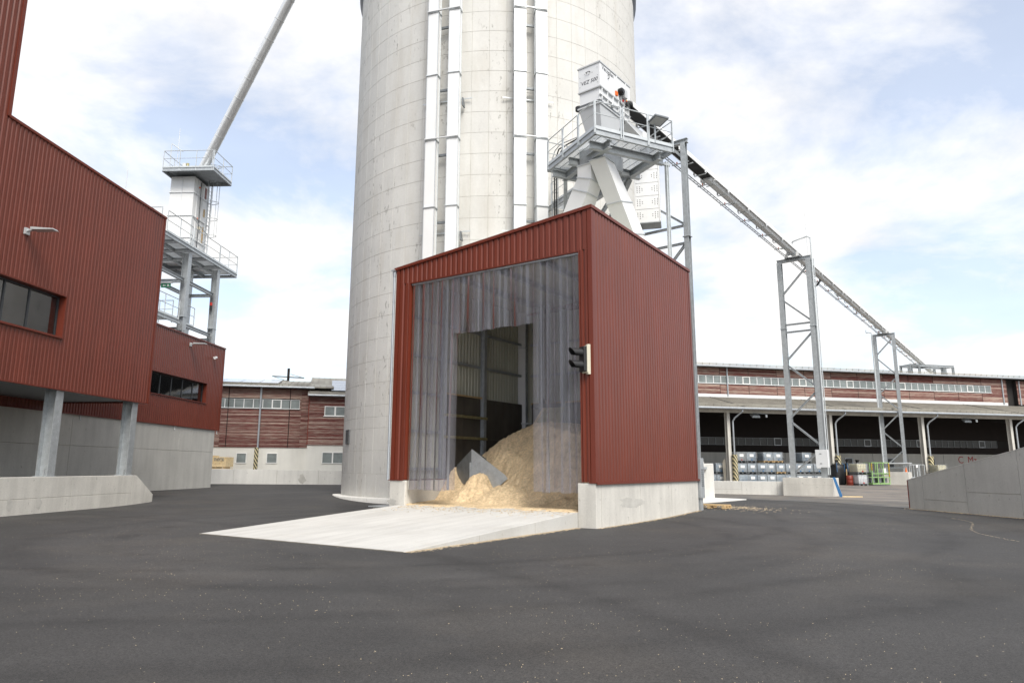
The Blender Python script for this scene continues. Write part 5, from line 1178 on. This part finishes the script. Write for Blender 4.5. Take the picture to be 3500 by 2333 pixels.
# lean-to roof in courses of sheets
zr = lambda x: 7.12+(XG-x)*((9.0-7.12)/(XG-XW))
rf = MB().hexa([(XW, ya_, zr(XW)-.14), (XG-.05, ya_, zr(XG)-.14), (XG-.05, yb_, zr(XG)-.14), (XW, yb_, zr(XW)-.14), (XW, ya_, zr(XW)-.03), (XG-.05, ya_, zr(XG)-.03), (XG-.05, yb_, zr(XG)-.03), (XW, yb_, zr(XW)-.03)]).build('lean_to_roof', 'old_tile', hall)
nC = 11; dxr = (XG-XW)/nC; rt = random.Random(4)
for k in range(nC):
    xa = XG-k*dxr; xb = xa-dxr-.06; y = ya_+rt.uniform(0, 2)
    segs = [ya_]
    while y < yb_: segs.append(y); y += 6.2
    segs.append(yb_)
    for a, q in zip(segs, segs[1:]):
        j = rt.uniform(0, .015)
        MB().hexa([(xb, a+.01, zr(xb)-.02), (xa, a+.01, zr(xa)+.01), (xa, q-.01, zr(xa)+.01), (xb, q-.01, zr(xb)-.02), (xb, a+.01, zr(xb)), (xa, a+.01, zr(xa)+.045+j), (xa, q-.01, zr(xa)+.045+j), (xb, q-.01, zr(xb))]).build('roof_course', 'old_tile' if k else 'roof_sheet', rf)
MB().tube((XG+.07, ya_, 7.02), (XG+.07, yb_, 7.02), .10, 10).build('gutter', 'zinc', hall); snow_guard(hall, ya_, yb_, XG-.35, zr(XG-.35)+.04)
for y in hall_bays():
    if y > ya_: MB().bar((XG-.2, y+1.2, zr(XG-.2)+.05), (XW+.2, y+2.9, zr(XW+.2)+.05), .03, .05).build('lightning_cable', 'dark_frame', rf)
# clerestory wall
ce = 24.0
MB().box(XW-14, XW-.5, ya_, yb_, 3, 12.1).build('wall_core', 'hall_dark', hall)
MB().box(XW-.04, XW+.06, ya_, ce, 9.02, 9.36).build('flashing_band', 'alu', hall)
slat_wall(hall, ya_, ce, 9.36, 12.15, XW, .125, holes=[(ya_-1, 21.78, 10.47, 11.29)], seed=7)
MB().box(XW-.48, XW-.005, ya_, ce, 9.36, 10.45).build('wall_core', 'hall_dark', hall); MB().box(XW-.48, XW-.005, ya_, ce, 11.31, 12.15).build('wall_core', 'hall_dark', hall); MB().box(XW-.48, XW-.005, 21.8, ce, 10.45, 11.31).build('wall_core', 'hall_dark', hall)
opn = (3, 14, 22, 29, 37)
k = 0; y = 21.78
while y-.86 > -22:
    op = k in opn; window_unit(hall, y-.86, y, 10.47, 11.29, XW+(.03 if op else 0), .08 if op else .04, 'pvc_frame' if op else 'alu', 'pane'); y -= .86; k += 1
MB().box(XW-.02, XW+.1, -22, 21.85, 10.43, 10.47).build('window_sill', 'alu', hall)
for y in (-23.4, -12.75, -2.1, 8.55, 19.2+4.2): downpipe(hall, XW+.04, y, 9.2, 12.2, .08)
for y in (-20.6, -17.2, -13.6, -10.2, -6.8, -3.4, 0, 3.4, 6.8, 10.2, 13.6, 17.0, 20.4): MB().box(XW+.02, XW+.06, y-.02, y+.02, 11.31, 12.15).build('cover_strip', 'dark_boards', hall); MB().box(XW+.02, XW+.06, y-.02, y+.02, 9.36, 10.45).build('cover_strip', 'dark_boards', hall)
# right-hand return and set-back part
MB().box(XW-1.4, XW-.02, ce-.02, ce+.1, 9.0, 12.15).build('return_wall', 'hall_dark', hall)
m = MB()
z = 9.1
while z < 12.1: m.hexa([(XW-1.3, ce+.1, z), (XW, ce+.1, z), (XW, ce+.15, z), (XW-1.3, ce+.15, z), (XW-1.3, ce+.1, z+.112), (XW, ce+.1, z+.112), (XW, ce+.12, z+.112), (XW-1.3, ce+.12, z+.112)]); z += .125
tag(m.build('weather_boards', 'red_boards', hall), kind='stuff')
slat_wall(hall, ce+1.6, yb_, 9.2, 12.0, XW+.0, .125, holes=[(27.6, 32, 10.6, 11.5)], seed=9)
MB().box(XW-.48, XW-.005, ce+1.6, yb_, 9.0, 12.0).build('wall_core', 'hall_dark', hall)
MB().box(XW-1.5, XW-1.3, ce, ce+1.7, 9.0, 12.1).build('return_wall', 'dark_boards', hall)
downpipe(hall, XW+.04, ce+1.9, 9.1, 12.0, .08)
for a in (27.6, 28.5, 29.4, 30.3): window_unit(hall, a, a+.9, 10.6, 11.5, XW+.03, .07, 'pvc_frame', 'pane')
# upper roof
m = MB(); m.hexa([(XW-15, ya_, 13.9), (XW+.6, ya_, 12.18), (XW+.6, yb_, 12.18), (XW-15, yb_, 13.9), (XW-15, ya_, 14.05), (XW+.6, ya_, 12.33), (XW+.6, yb_, 12.33), (XW-15, yb_, 14.05)]); m.build('main_roof', 'roof_sheet', hall)
MB().tube((XW+.66, ya_, 12.2), (XW+.66, yb_, 12.2), .09, 8).build('gutter', 'zinc', hall); snow_guard(hall, ya_, yb_, XW+.25, 12.36)
# inner back wall: concrete low, dark boards, window strip
MB().box(XW-.5, XW-.02, ya_, yb_, -.2, 3.33).build('inner_wall', 'grey_concrete', hall)
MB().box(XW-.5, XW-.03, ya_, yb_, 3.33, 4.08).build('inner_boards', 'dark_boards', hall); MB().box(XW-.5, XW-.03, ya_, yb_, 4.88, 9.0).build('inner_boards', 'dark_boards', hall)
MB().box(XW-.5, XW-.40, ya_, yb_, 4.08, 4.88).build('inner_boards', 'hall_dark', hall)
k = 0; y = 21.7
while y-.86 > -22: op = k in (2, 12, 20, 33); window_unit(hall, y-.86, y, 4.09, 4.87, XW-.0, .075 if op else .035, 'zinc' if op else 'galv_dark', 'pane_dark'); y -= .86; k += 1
for a, q in ((-10.5, -9.5), (-4.2, -3.2), (1.0, 2.0), (6.2, 7.3), (11.8, 12.8)): window_unit(hall, a, q, 1.75, 2.85, XW+.0, .07, 'zinc', 'pane_dark')
for y in (-12, -6.3, -1, 4.6, 9.2, 14): MB().box(XW-.025, XW-.012, y, y+.03, -.1, 3.33).build('joint', 'dark_frame', hall)
text('painted_mark', 'C_Mz', 1.1, 'ink_red', hall, face_matrix((XW-.012, 17.3, 2.35), (0, 1, 0), (0, 0, 1)))
MB().box(XW-.5, XC+.3, ya_, ya_+.2, -.2, 8).build('end_wall', 'hall_dark', hall); MB().box(XW-.5, XC+.3, yb_-.2, yb_, -.2, 8).build('end_wall', 'hall_dark', hall)
for y in (-15.2, 8.6): 
    t = thing('eave_lamp', 'dark lamp under the hall eaves '+('above the stacked tanks' if y < 0 else 'above the cream yellow tank'), 'lamp', to_world(H0, HA, (XC+.35, y, 6.5)), HA, 'lamps under the hall eaves')
    MB().hexa([(0, -.5, 0), (.35, -.5, -.25), (.35, .35, -.25), (0, .35, 0), (0, -.5, .12), (.35, -.4, -.05), (.35, .3, -.05), (0, .35, .12)]).build('housing', 'galv_dark', t); MB().tube((.3, 1.0, .05), (.3, 1.0, -.2), .1, 10).build('sensor', 'galv_light', t); MB().bar((-.12, -.1, .2), (.3, 1.0, .12), .05, .05).build('arm', 'galv_dark', t)
# roof frame that takes the conveyor end
rfm = thing('roof_frame', 'galvanised steel frame on the hall roof carrying the conveyor end', 'frame', to_world(H0, HA, (-13.5, 18.0))[:2], HA)
for y in (-3.1, -1.9, 1.9, 3.1):
    for x in (-.8, .8): MB().ibeam((x, y, 12.6), (x, y, 14.0), .22, .22).build('leg', 'galv', rfm)
for x in (-.8, .8): MB().ibeam((x, -3.3, 14.12), (x, 3.3, 14.12), .2, .24).build('beam', 'galv', rfm)
for y in (-3.1, 0, 3.1): MB().ibeam((-.8, y, 14.121), (.8, y, 14.121), .18, .236).build('beam', 'galv', rfm)

# ------------------------------------------------------------------ low wall of the storage yard
l1, l2 = Vector((12.6, 48.2, 0)), Vector(to_world(T1[:2], MA, (-1.42, -.3))); l2.z = 0; ld = l2-l1; laz = math.degrees(atan2(ld.x, ld.y))
lw = thing('low_yard_wall', 'low cream concrete wall before the stacked liquid tanks', 'wall', (l1.x, l1.y), laz)
for a, q in ((-4, 2.9), (2.91, ld.length-.5), (ld.length-.49, ld.length)): MB().box(-.3, 0, a, q, -.2, .86).build('concrete_panel', 'white_concrete', lw, bevel=.012)
MB().box(-.002, .004, -4, 2.9, .33, .342).build('joint', 'silo_joint', lw)
# ramp retaining wall, right
W0 = (17.03, 30.58); WA = -5.3
rw = thing('ramp_wall', 'grey concrete retaining wall with a top rising along the drive', 'wall', W0, WA)
ht = lambda y: 1.19-.187*y
jy = [0, -.95, -3.42, -6.0, -9.2, -13]
for a, q in zip(jy, jy[1:]):
    zj = {0: None, 1: .42, 2: .80, 3: None, 4: None}[jy.index(a)]
    if zj:
        MB().prism([(q+.008, -.3), (a-.008, -.3), (a-.008, zj-.008), (q+.008, zj-.008)], 'x', 0, .28).build('concrete_panel', 'grey_concrete', rw, bevel=.006)
        MB().prism([(q+.008, zj+.008), (a-.008, zj+.008), (a-.008, ht(a-.008)), (q+.008, ht(q+.008))], 'x', 0, .28).build('concrete_panel', 'grey_concrete', rw, bevel=.006)
    else: MB().prism([(q+.008, -.3), (a-.008, -.3), (a-.008, ht(a-.008)), (q+.008, ht(q+.008))], 'x', 0, .28).build('concrete_panel', 'grey_concrete', rw, bevel=.006)
MB().prism([(-13, -.3), (-.02, -.3), (-.02, ht(0)-.03), (-13, ht(-13)-.03)], 'x', .02, .26).build('wall_core', 'silo_joint', rw)
MB().bar((.14, .0, ht(0)+.012), (.14, -13, ht(-13)+.012), .30, .02).build('coping', 'white_concrete', rw)
MB().box(-.012, .05, -.03, .02, -.1, ht(0)).build('edge_angle', 'drum_red', rw)

# ------------------------------------------------------------------ stored goods
def make_ibc(body, pallet='galv_dark', lab=True, cage='galv'):
    t = thing('liquid_tank', 'x', 'tank')
    w, d, h = .48, .56, .74; r = .09
    def ring(z, k=1.):
        o = []
        for cx_, cy_, a0 in ((d-r, w-r, 0), (-(d-r), w-r, pi/2), (-(d-r), -(w-r), pi), (d-r, -(w-r), 3*pi/2)):
            for j in range(4): a = a0+pi/2*j/3; o.append(((cx_+r*cos(a))*k, (cy_+r*sin(a))*k, z))
        return o
    MB().loft([ring(.165, .95), ring(.21), ring(.165+h-.05), ring(.165+h, .94)], True, True).build('tank_body', body, t)
    MB().lathe([(.09, .905), (.09, .94), (.02, .945)], (0, 0, 0), 10).build('filler_cap', 'black', t)
    m = MB(); W2, D2 = .505, .59
    for z in (.20, .33, .46, .59, .72, .85, .935):
        for a, q in (((D2, -W2, z), (D2, W2, z)), ((D2, W2, z), (-D2, W2, z)), ((-D2, W2, z), (-D2, -W2, z)), ((-D2, -W2, z), (D2, -W2, z))): m.bar(a, q, .018, .018)
    for k in range(7):
        y = -W2+2*W2*k/6; m.bar((D2, y, .15), (D2, y, .94), .018, .018); m.bar((-D2, y, .15), (-D2, y, .94), .018, .018)
    for k in range(1, 7):
        x = -D2+2*D2*k/7; m.bar((x, W2, .15), (x, W2, .94), .018, .018); m.bar((x, -W2, .15), (x, -W2, .94), .018, .018)
    tag(m.build('wire_cage', cage, t), None)
    m = MB()
    for y in (-.42, 0, .42): m.box(-.58, .58, y-.07, y+.07, 0, .03); m.box(-.56, .56, y-.05, y+.05, .03, .115)
    m.box(-.59, .59, -.5, .5, .115, .15); m.build('pallet', pallet, t)
    if lab: MB().box(.601, .608, -.22, .2, .5, .74).build('label_plate', 'label_white', t)
    m = MB(); m.tube((.5, 0, .22), (.64, 0, .22), .05, 10); m.build('valve', 'blue_paint' if body == 'ibc_blue' else 'red_plastic', t)
    return t
def place(src, first, local, dz=0, az=0, frame=(H0, HA)):
    o = src if first else copy_tree(src)
    w = to_world(frame[0], frame[1], local); o.location = w; o.rotation_euler = (0, 0, -R(frame[1]+az)); return o
GZ = .215
ri = random.Random(2)
srcs = {}
def tank(kind, local, label, group, az=0.):
    if kind not in srcs:
        srcs[kind] = make_ibc(*{'blue': ('ibc_blue', 'galv_dark'), 'wood': ('ibc_blue', 'wood'), 'plain': ('ibc_blue', 'galv_dark', False), 'cream': ('ibc_cream', 'galv_dark', False), 'white': ('ibc_white', 'galv_dark', False), 'pale': ('ibc_plastic', 'galv_dark')}[kind]); o = place(srcs[kind], True, local, az=az)
    else: o = place(srcs[kind], False, local, az=az)
    tag(o, label, 'tank', group); return o
PI_ = 1.02
xs_ = [-15.95-.0, -14.95, -13.92, -12.93, -11.93, -10.93, -9.9, -8.9, -7.85]
for k, y in enumerate(xs_):
    y += .02
    for lv_ in (0, 1):
        kind = 'plain' if (k, lv_) in ((0, 0), (4, 0)) else 'wood' if (k, lv_) == (4, 1) else 'blue'
        nth = ('first', 'second', 'third', 'fourth', 'fifth', 'sixth', 'seventh', 'eighth', 'ninth')[k]
        lb = 'caged bluish tank in the %s layer, %s from the striped pipe' % (('bottom', 'second')[lv_], nth)
        tank(kind, (-1.9+ri.uniform(-.05, .05), y+ri.uniform(-.02, .02), GZ+lv_*PI_), lb, 'stacked liquid tanks' , ri.uniform(-2, 2))
tank('pale', (-1.9, -16.0, GZ+2*PI_), 'half-empty pale caged tank on top of the stack beside the striped pipe', None)
tank('blue', (-1.9, -14.95, GZ+2*PI_), 'caged bluish tank on top of the stack beside the half-empty pale tank', None)
tank('wood', (-1.95, -13.1, GZ+2*PI_), 'caged bluish tank on a wooden pallet on top of the stack, nearer the striped pipe', 'tanks on wooden pallets', 4)
tank('wood', (-1.95, -12.1, GZ+2*PI_), 'caged bluish tank on a wooden pallet on top of the stack, nearer the trestle', 'tanks on wooden pallets')
tank('blue', (-1.95, -9.0, GZ+2*PI_), 'caged bluish tank on top of the stack behind the trestle', None)
for y, lv_, lb in ((-18.45, 0, 'caged bluish tank under another one between the forklift and the striped pipe'), (-19.5, 0, 'caged bluish tank with nothing on it beside the forklift'), (-18.55, 1, 'caged bluish tank on top of another between the forklift and the striped pipe')): tank('blue', (-1.6, y+.2, GZ+lv_*PI_), lb, 'tanks beside the forklift')
tank('white', (2.1, -6.35, .215), 'clean white caged tank standing at the bottom of the pair in the yard', None); tank('cream', (2.1, -6.37, .215+PI_), 'empty cream caged tank stacked on the white one in the yard', None)
o = tank('cream', (1.0, 3.55, .5+.6), 'cream yellow caged tank beside the striped pipe behind the ramp wall', None); o.location.z = 1.15
bx = thing('pallet_stack', 'stack of grey pallets under the cream yellow tank', 'pallets', to_world(H0, HA, (1.0, 3.55, .19)), HA)
for k in range(6):
    m = MB()
    for y in (-.5, -.25, 0, .25, .5): m.box(-.6, .6, y-.07, y+.07, k*.16+.13, k*.16+.158)
    for x in (-.55, 0, .55):
        for y in (-.48, 0, .48): m.box(x-.05, x+.05, y-.07, y+.07, k*.16, k*.16+.13)
    m.build('pallet', 'old_tile', bx)
tank('plain', (-3.5, -4.0, GZ), 'dark caged tank without a label in the shade behind the green cage', None)
tank('blue', (-2.2, -2.6, GZ+.0), 'bluish tank in the shade beside the plinth at the hall', None); tank('blue', (-2.2, -2.6, GZ+PI_), 'bluish tank stacked in the shade beside the plinth at the hall', None)
# tyres
def torus(Rm, rm, n=26, k=10):
    rings = []
    for i in range(n):
        a = 2*pi*i/n; rings.append([((Rm+rm*cos(2*pi*j/k)*(1.05 if i % 2 else 1))*cos(a), (Rm+rm*cos(2*pi*j/k)*(1.05 if i % 2 else 1))*sin(a), rm*1.0*sin(2*pi*j/k)) for j in range(k)])
    rings.append(rings[0]); return MB().loft(rings, False, False)
tyre_me = torus(.55, .19).mesh('tyre')
for yy_, nm in ((-13.95, 'near the half-empty tank'), (-10.8, 'behind the trestle')):
    for k in range(7):
        o = obj('tyre', tyre_me, 'black_rubber', None, to_world(H0, HA, (-3.6, yy_, GZ+.2+k*.36))); tag(o, 'large black tyre, %s from the ground in the stack %s' % (('first', 'second', 'third', 'fourth', 'fifth', 'sixth', 'seventh')[k], nm), 'tyre', 'stacked tyres')
        o.rotation_euler = (0, 0, k*.6)
# oil drum, broom handle, big bags, cage, cone, rack
dr = thing('oil_drum', 'dark red oil drum beside the white tank', 'drum', to_world(H0, HA, (1.9, -7.15, .21)), HA)
MB().lathe([(.28, 0), (.29, .01), (.29, .28), (.30, .30), (.29, .32), (.29, .58), (.30, .60), (.29, .62), (.29, .87), (.28, .88), (.26, .86)], n=18).build('barrel', 'drum_red', dr)
st = thing('wooden_pole', 'short wooden pole leaning behind the red drum', 'pole', to_world(H0, HA, (1.45, -7.12, .21)), HA); MB().bar((0, 0, 0), (.1, .0, 1.45), .07, .07).build('shaft', 'wood', st); MB().box(-.15, .15, -.05, .05, 0, .05).build('foot', 'wood', st)
def big_bag(y, x, lb):
    t = thing('bulk_bag', lb, 'bag', to_world(H0, HA, (x, y, .2)), HA, 'black bulk bags by the hall')
    rg = random.Random(int(y*10)); rings = []
    for z, s_ in ((0, .95), (.25, 1.04), (.9, 1.05), (1.5, 1.0), (1.78, .9), (1.9, .55), (1.98, .22), (2.15, .18), (2.3, .3)):
        rings.append([(.52*s_*(abs(cos(a))**.5)*(1 if cos(a) > 0 else -1)+rg.uniform(-.03, .03), .52*s_*(abs(sin(a))**.5)*(1 if sin(a) > 0 else -1)+rg.uniform(-.03, .03), z) for a in [2*pi*k/16 for k in range(16)]])
    MB().loft(rings, True, True).build('bag_body', 'big_bag', t)
    m = MB()
    for sx in (-1, 1): m.path([(.50, sx*.42, 1.2), (.47, sx*.40, 1.9), (.3, sx*.3, 2.0)], .018, 6)
    m.build('lifting_strap', 'blue_paint', t)
for y, x, lb in ((-7.1, .3, 'black plastic bulk bag with blue straps beside the striped pipe'), (-5.95, .3, 'black plastic bulk bag with blue straps behind the cream tank'), (-4.85, .3, 'black plastic bulk bag behind the green cage')): big_bag(y, x, lb)
gc = thing('green_cage', 'light green steel frame cage with hazard stripes in the yard', 'cage', to_world(H0, HA, (2.2, -4.35, .215)), HA)
m = MB(); w = .92; hh = 2.05
for y in (-w, -.31, .31, w): m.bar((.35, y, .12), (.35, y, hh), .07, .07); m.bar((-.6, y, .12), (-.6, y, hh), .06, .06)
for z in (.16, .72, 1.05, hh-.03): m.bar((.352, -w, z), (.352, w, z), .066, .066); m.bar((-.602, -w, z), (-.602, w, z), .05, .05)
for y in (-w, w):
    for z in (.16, 1.0, hh-.03): m.bar((-.6, y, z), (.35, y, z), .06, .06)
m.box(-.63, .40, -w-.04, w+.04, .10, .2); m.build('frame', 'green_paint', gc)
MB().box(-.6, .36, -w, w, .03, .10).build('base', 'galv_dark', gc)
for y, z in ((-w-.0, 1.35), (w+.0, 1.35), (w, .75)): MB().box(-.04, .04, -.045, .045, 0, .62).build('hazard_strip', 'hazard_small', gc, (.36, y, z))
for y, z in ((-.7, .25), (0, .25), (.62, .25), (.6, 1.1), (-.65, .75)): MB().box(-.4, .15, y-.2, y+.2, z, z+.42).build('stored_box', 'label_white' if z > 1 else 'galv_dark', gc)
cn = thing('traffic_cone', 'orange traffic cone on the plinth at the hall', 'cone', to_world(H0, HA, (0.05, .15, 1.397)), HA)
cn.location = Vector(to_world(T2[:2], MA, (.85, -.1, 1.396))); MB().lathe([(.11, 0), (.03, .48), (.02, .5)], n=14).build('body', 'orange', cn); MB().box(-.15, .15, -.15, .15, -.0, .03).build('base', 'orange', cn)
rk = thing('mesh_rack', 'empty grey metal rack frame beside the plinth at the hall', 'rack', to_world(H0, HA, (1.2, .95, .2)), HA)
m = MB(); 
for y in (-.85, .0, .3, .85): m.bar((0, y, 0), (0, y, 1.9), .05, .05); m.bar((-.7, y, 0), (-.7, y, 1.9), .05, .05)
for z in (.5, .7, 1.88): m.bar((0, -.85, z), (0, .85, z), .05, .05); m.bar((-.7, -.85, z), (-.7, .85, z), .05, .05)
for y in (-.85, .85): m.bar((0, y, 1.88), (-.7, y, 1.88), .05, .05); m.bar((0, y, .5), (-.7, y, .5), .05, .05)
m.build('frame', 'galv_light', rk); MB().box(-.65, -.02, -.8, .8, .52, .7).build('tray', 'galv', rk); MB().box(.026, .03, -.1, .12, 1.62, 1.85).build('tag_plate', 'label_white', rk)
sb = thing('ladder', 'short dark ladder leaning in the shade behind the trestle at the hall', 'ladder', to_world(H0, HA, (-1.6, .1, .2)), HA)
m = MB()
for dy in (-.22, .22): m.bar((0, dy-.3, 0), (-.4, dy+.5, 2.1), .05, .07)
for k in range(6): t = (k+.7)/7; m.bar((-.4*t, -.52+.8*t, 2.1*t), (-.4*t, -.08+.8*t, 2.1*t), .03, .03)
m.build('frame', 'old_tile', sb)
# forklift mast at the left, mostly behind the shed post
fk = thing('forklift', 'dark forklift with a tall mast under the hall roof', 'forklift', to_world(H0, HA, (-3.2, -20.6, .2)), HA)
m = MB()
for dy in (-.38, .38): m.box(-.1, .1, dy-.07, dy+.07, .1, 4.3); m.box(.1, .2, dy*.8-.05, dy*.8+.05, .1, 3.9)
for z in (.5, 1.6, 2.6, 4.2): m.box(-.08, .1, -.4, .4, z, z+.12)
m.build('mast', 'black', fk)
m = MB(); m.prism([(-2.4, .35), (-.2, .35), (-.2, 1.0), (-.9, 1.15), (-1.3, 1.3), (-2.4, 1.25)], 'y', -.55, .55); m.build('body', 'dark_frame', fk, bevel=.05)
m = MB()
for x in (-.35, -1.6):
    for y in (-.5, .5): m.bar((x, y, 1.1), (x-.1, y, 2.25), .06, .06)
m.box(-1.8, -.3, -.55, .55, 2.22, 2.3); m.build('cab_guard', 'black', fk)
for x in (-.4, -2.0):
    for y in (-.55, .55): MB().tube((x, y-.1, .33), (x, y+.1, .33), .33, 16).build('wheel', 'black_rubber', fk)
for y in (-.3, .3): MB().box(.2, 1.25, y-.06, y+.06, .12, .17).build('fork', 'galv_dark', fk)
dk = thing('dark_panel_board', 'dark sheet leaning against the hall column beside the striped pipe', 'board', to_world(H0, HA, (-.6, -18.15, .2)), HA); MB().prism([(-.2, 0), (.05, 0), (.05, 2.3), (-.15, 2.3), (-.28, 2.0)], 'x', -.02, .02).build('sheet', 'old_tile', dk); MB().box(-.05, .05, -.2, .05, 0, .05).build('foot', 'old_tile', dk)
# blue board leaning at the end of the plinth
bb = thing('blue_board', 'narrow blue board leaning against the end of the concrete plinth', 'board', to_world(T1[:2], MA, (1.60, -.72, 0)), MA)
m = MB(); m.hexa([(.32, -.15, 0), (.50, -.15, 0), (.50, -.11, 0), (.32, -.11, 0), (-.02, -.06, 1.16), (.12, -.06, 1.16), (.12, -.02, 1.16), (-.02, -.02, 1.16)]); m.build('plank', 'blue_paint', bb)
lt = thing('timber_offcut', 'pale timber offcut on the ground beside the blue board', 'timber', to_world(T1[:2], MA, (2.1, -1.0, .01)), MA); MB().bar((0, 0, .03), (.75, .35, .03), .1, .06).build('batten', 'lumber', lt); MB().bar((.3, .25, .03), (1.0, .5, .03), .08, .05).build('batten', 'lumber', lt)
# things behind the shed
pt = thing('wooden_pallet', 'wooden pallet half hidden behind the concrete base of the shed', 'pallet', (7.75, 28.05, gz(7.75, 28.05)), SA)
for y in (0, .25, .5, .75): MB().box(-.62, .62, y-.05, y+.05, .122, .144).build('deck_board', 'wood', pt)
for x in (-.57, 0, .57):
    MB().box(x-.05, x+.05, -.05, .80, .10, .1215).build('stringer', 'wood', pt)
    for y in (0, .375, .75): MB().box(x-.07, x+.07, y-.05, y+.05, .022, .0995).build('block', 'wood', pt)
    MB().box(x-.05, x+.05, -.05, .80, 0, .0215).build('skid', 'wood', pt)
lb_ = thing('louvre_cabinet', 'grey steel cabinet with louvres on the back of the shed', 'cabinet', to_world(S0, SA, (-.05, SD+.06)), SA)
MB().box(-.5, .16, .0, .38, .55, 2.05).build('housing', 'galv', lb_, bevel=.01)
for k in range(9): MB().box(.161, .170, .06, .30, 1.0+k*.075, 1.03+k*.075).build('louvre', 'dark_frame', lb_)
MB().box(-.3, .1, .05, .3, -.1, .548).build('stand', 'galv', lb_)
cp = thing('concrete_block', 'upright pale concrete block behind the shed', 'concrete block', (10.2, 37.2), 10)
MB().box(-.55, .35, -.4, .5, -.1, 1.92).build('block', 'white_concrete', cp, bevel=.03); MB().box(-.4, -.1, -.2, .2, 1.92, 2.02).build('cap', 'white_concrete', cp)
MB().prism([(-.55, .55), (-.25, .9), (-.25, 1.62), (-.75, 1.62), (-.75, .55)], 'y', -.60, -.402).build('junction_box', 'light_grey_paint', cp); MB().box(-.85, -.0, -.62, -.41, 1.625, 1.75).build('canopy', 'galv', cp)

# ------------------------------------------------------------------ loose sawdust on the ground
def drift(name, pts, label):
    m = MB(); rd = random.Random(len(pts)); prev = None; rows = []
    return m
fk_ = MB(); rd = random.Random(5)
def flake(x, y, s, z=None):
    z = (gz(x, y) if z is None else z)+.006+rd.uniform(0, .006); a = rd.uniform(0, 6.28); l_ = s*rd.uniform(.7, 1.8); w = s*rd.uniform(.35, .8); c, s_ = cos(a), sin(a); t = rd.uniform(-.3, .3)*s
    P = [(x+(u*l_*c-v*w*s_)/2, y+(u*l_*s_+v*w*c)/2, z+u*t) for u, v in ((-1, -1), (1, -1), (1, 1), (-1, 1))]
    fk_.add(P+[(p[0], p[1], p[2]-.004) for p in P], [(0, 1, 2, 3), (0, 4, 5, 1), (1, 5, 6, 2), (2, 6, 7, 3), (3, 7, 4, 0)])
for k in range(9000):   # over the whole near yard, in loose clusters
    y = 3.2+22*rd.random()**1.6; x = rd.uniform(-.85, .85)*y
    lx, ly = (x-S0[0])*cos(R(SA))-(y-S0[1])*sin(R(SA)), (x-S0[0])*sin(R(SA))+(y-S0[1])*cos(R(SA))
    if -7.6 < lx < .05 and -7.3 < ly < 8.6: continue
    d = nz(x, y, .35, 21)
    if rd.random() < max(.04, .22+d*1.0): flake(x, y, rd.uniform(.0025, .006)*(1 if rd.random() < .95 else 2))
for k in range(2600):   # along the ramp's edge and the shed base
    t = rd.random(); e = abs(rd.gauss(0, .10)); lx, ly = (-.57+e, -7.2+t*7.1) if rd.random() < .62 else (.01+e*.8, t*8.4)
    w = to_world(S0, SA, (lx, ly)); flake(w[0], w[1], rd.uniform(.008, .028))
for k in range(700):   # behind the shed near the pallet
    x, y = rd.gauss(9.0, .9), rd.gauss(29.3, 1.2)
    lx, ly = (x-S0[0])*cos(R(SA))-(y-S0[1])*sin(R(SA)), (x-S0[0])*sin(R(SA))+(y-S0[1])*cos(R(SA))
    if lx < .02 and ly < 8.5: continue
    flake(x, y, rd.uniform(.02, .05))
for k in range(700):    # on the ramp before the pile
    lx, ly = rd.uniform(-7.1, -.65), -abs(rd.gauss(0, .6)); w = to_world(S0, SA, (lx, ly)); flake(w[0], w[1], rd.uniform(.02, .05), .42+.0562*ly)
for k in range(260): x, y = rd.gauss(2.9, .35), rd.gauss(4.7, .12); flake(x, y, rd.uniform(.006, .018))
for k in range(260):
    t = rd.random(); flake(15.1-3.5*t+.3*sin(t*7)+rd.gauss(0, .03), 24.66-7.9*t, rd.uniform(.004, .010))
for k in range(500):
    y = rd.uniform(24.5, 30.5); flake(17.0-abs(rd.gauss(0, .12))+(30.58-y)*.093, y, rd.uniform(.02, .05))
tag(fk_.build('sawdust_flakes', 'chips'), 'pale sawdust flakes scattered over the asphalt', 'sawdust', kind='stuff')
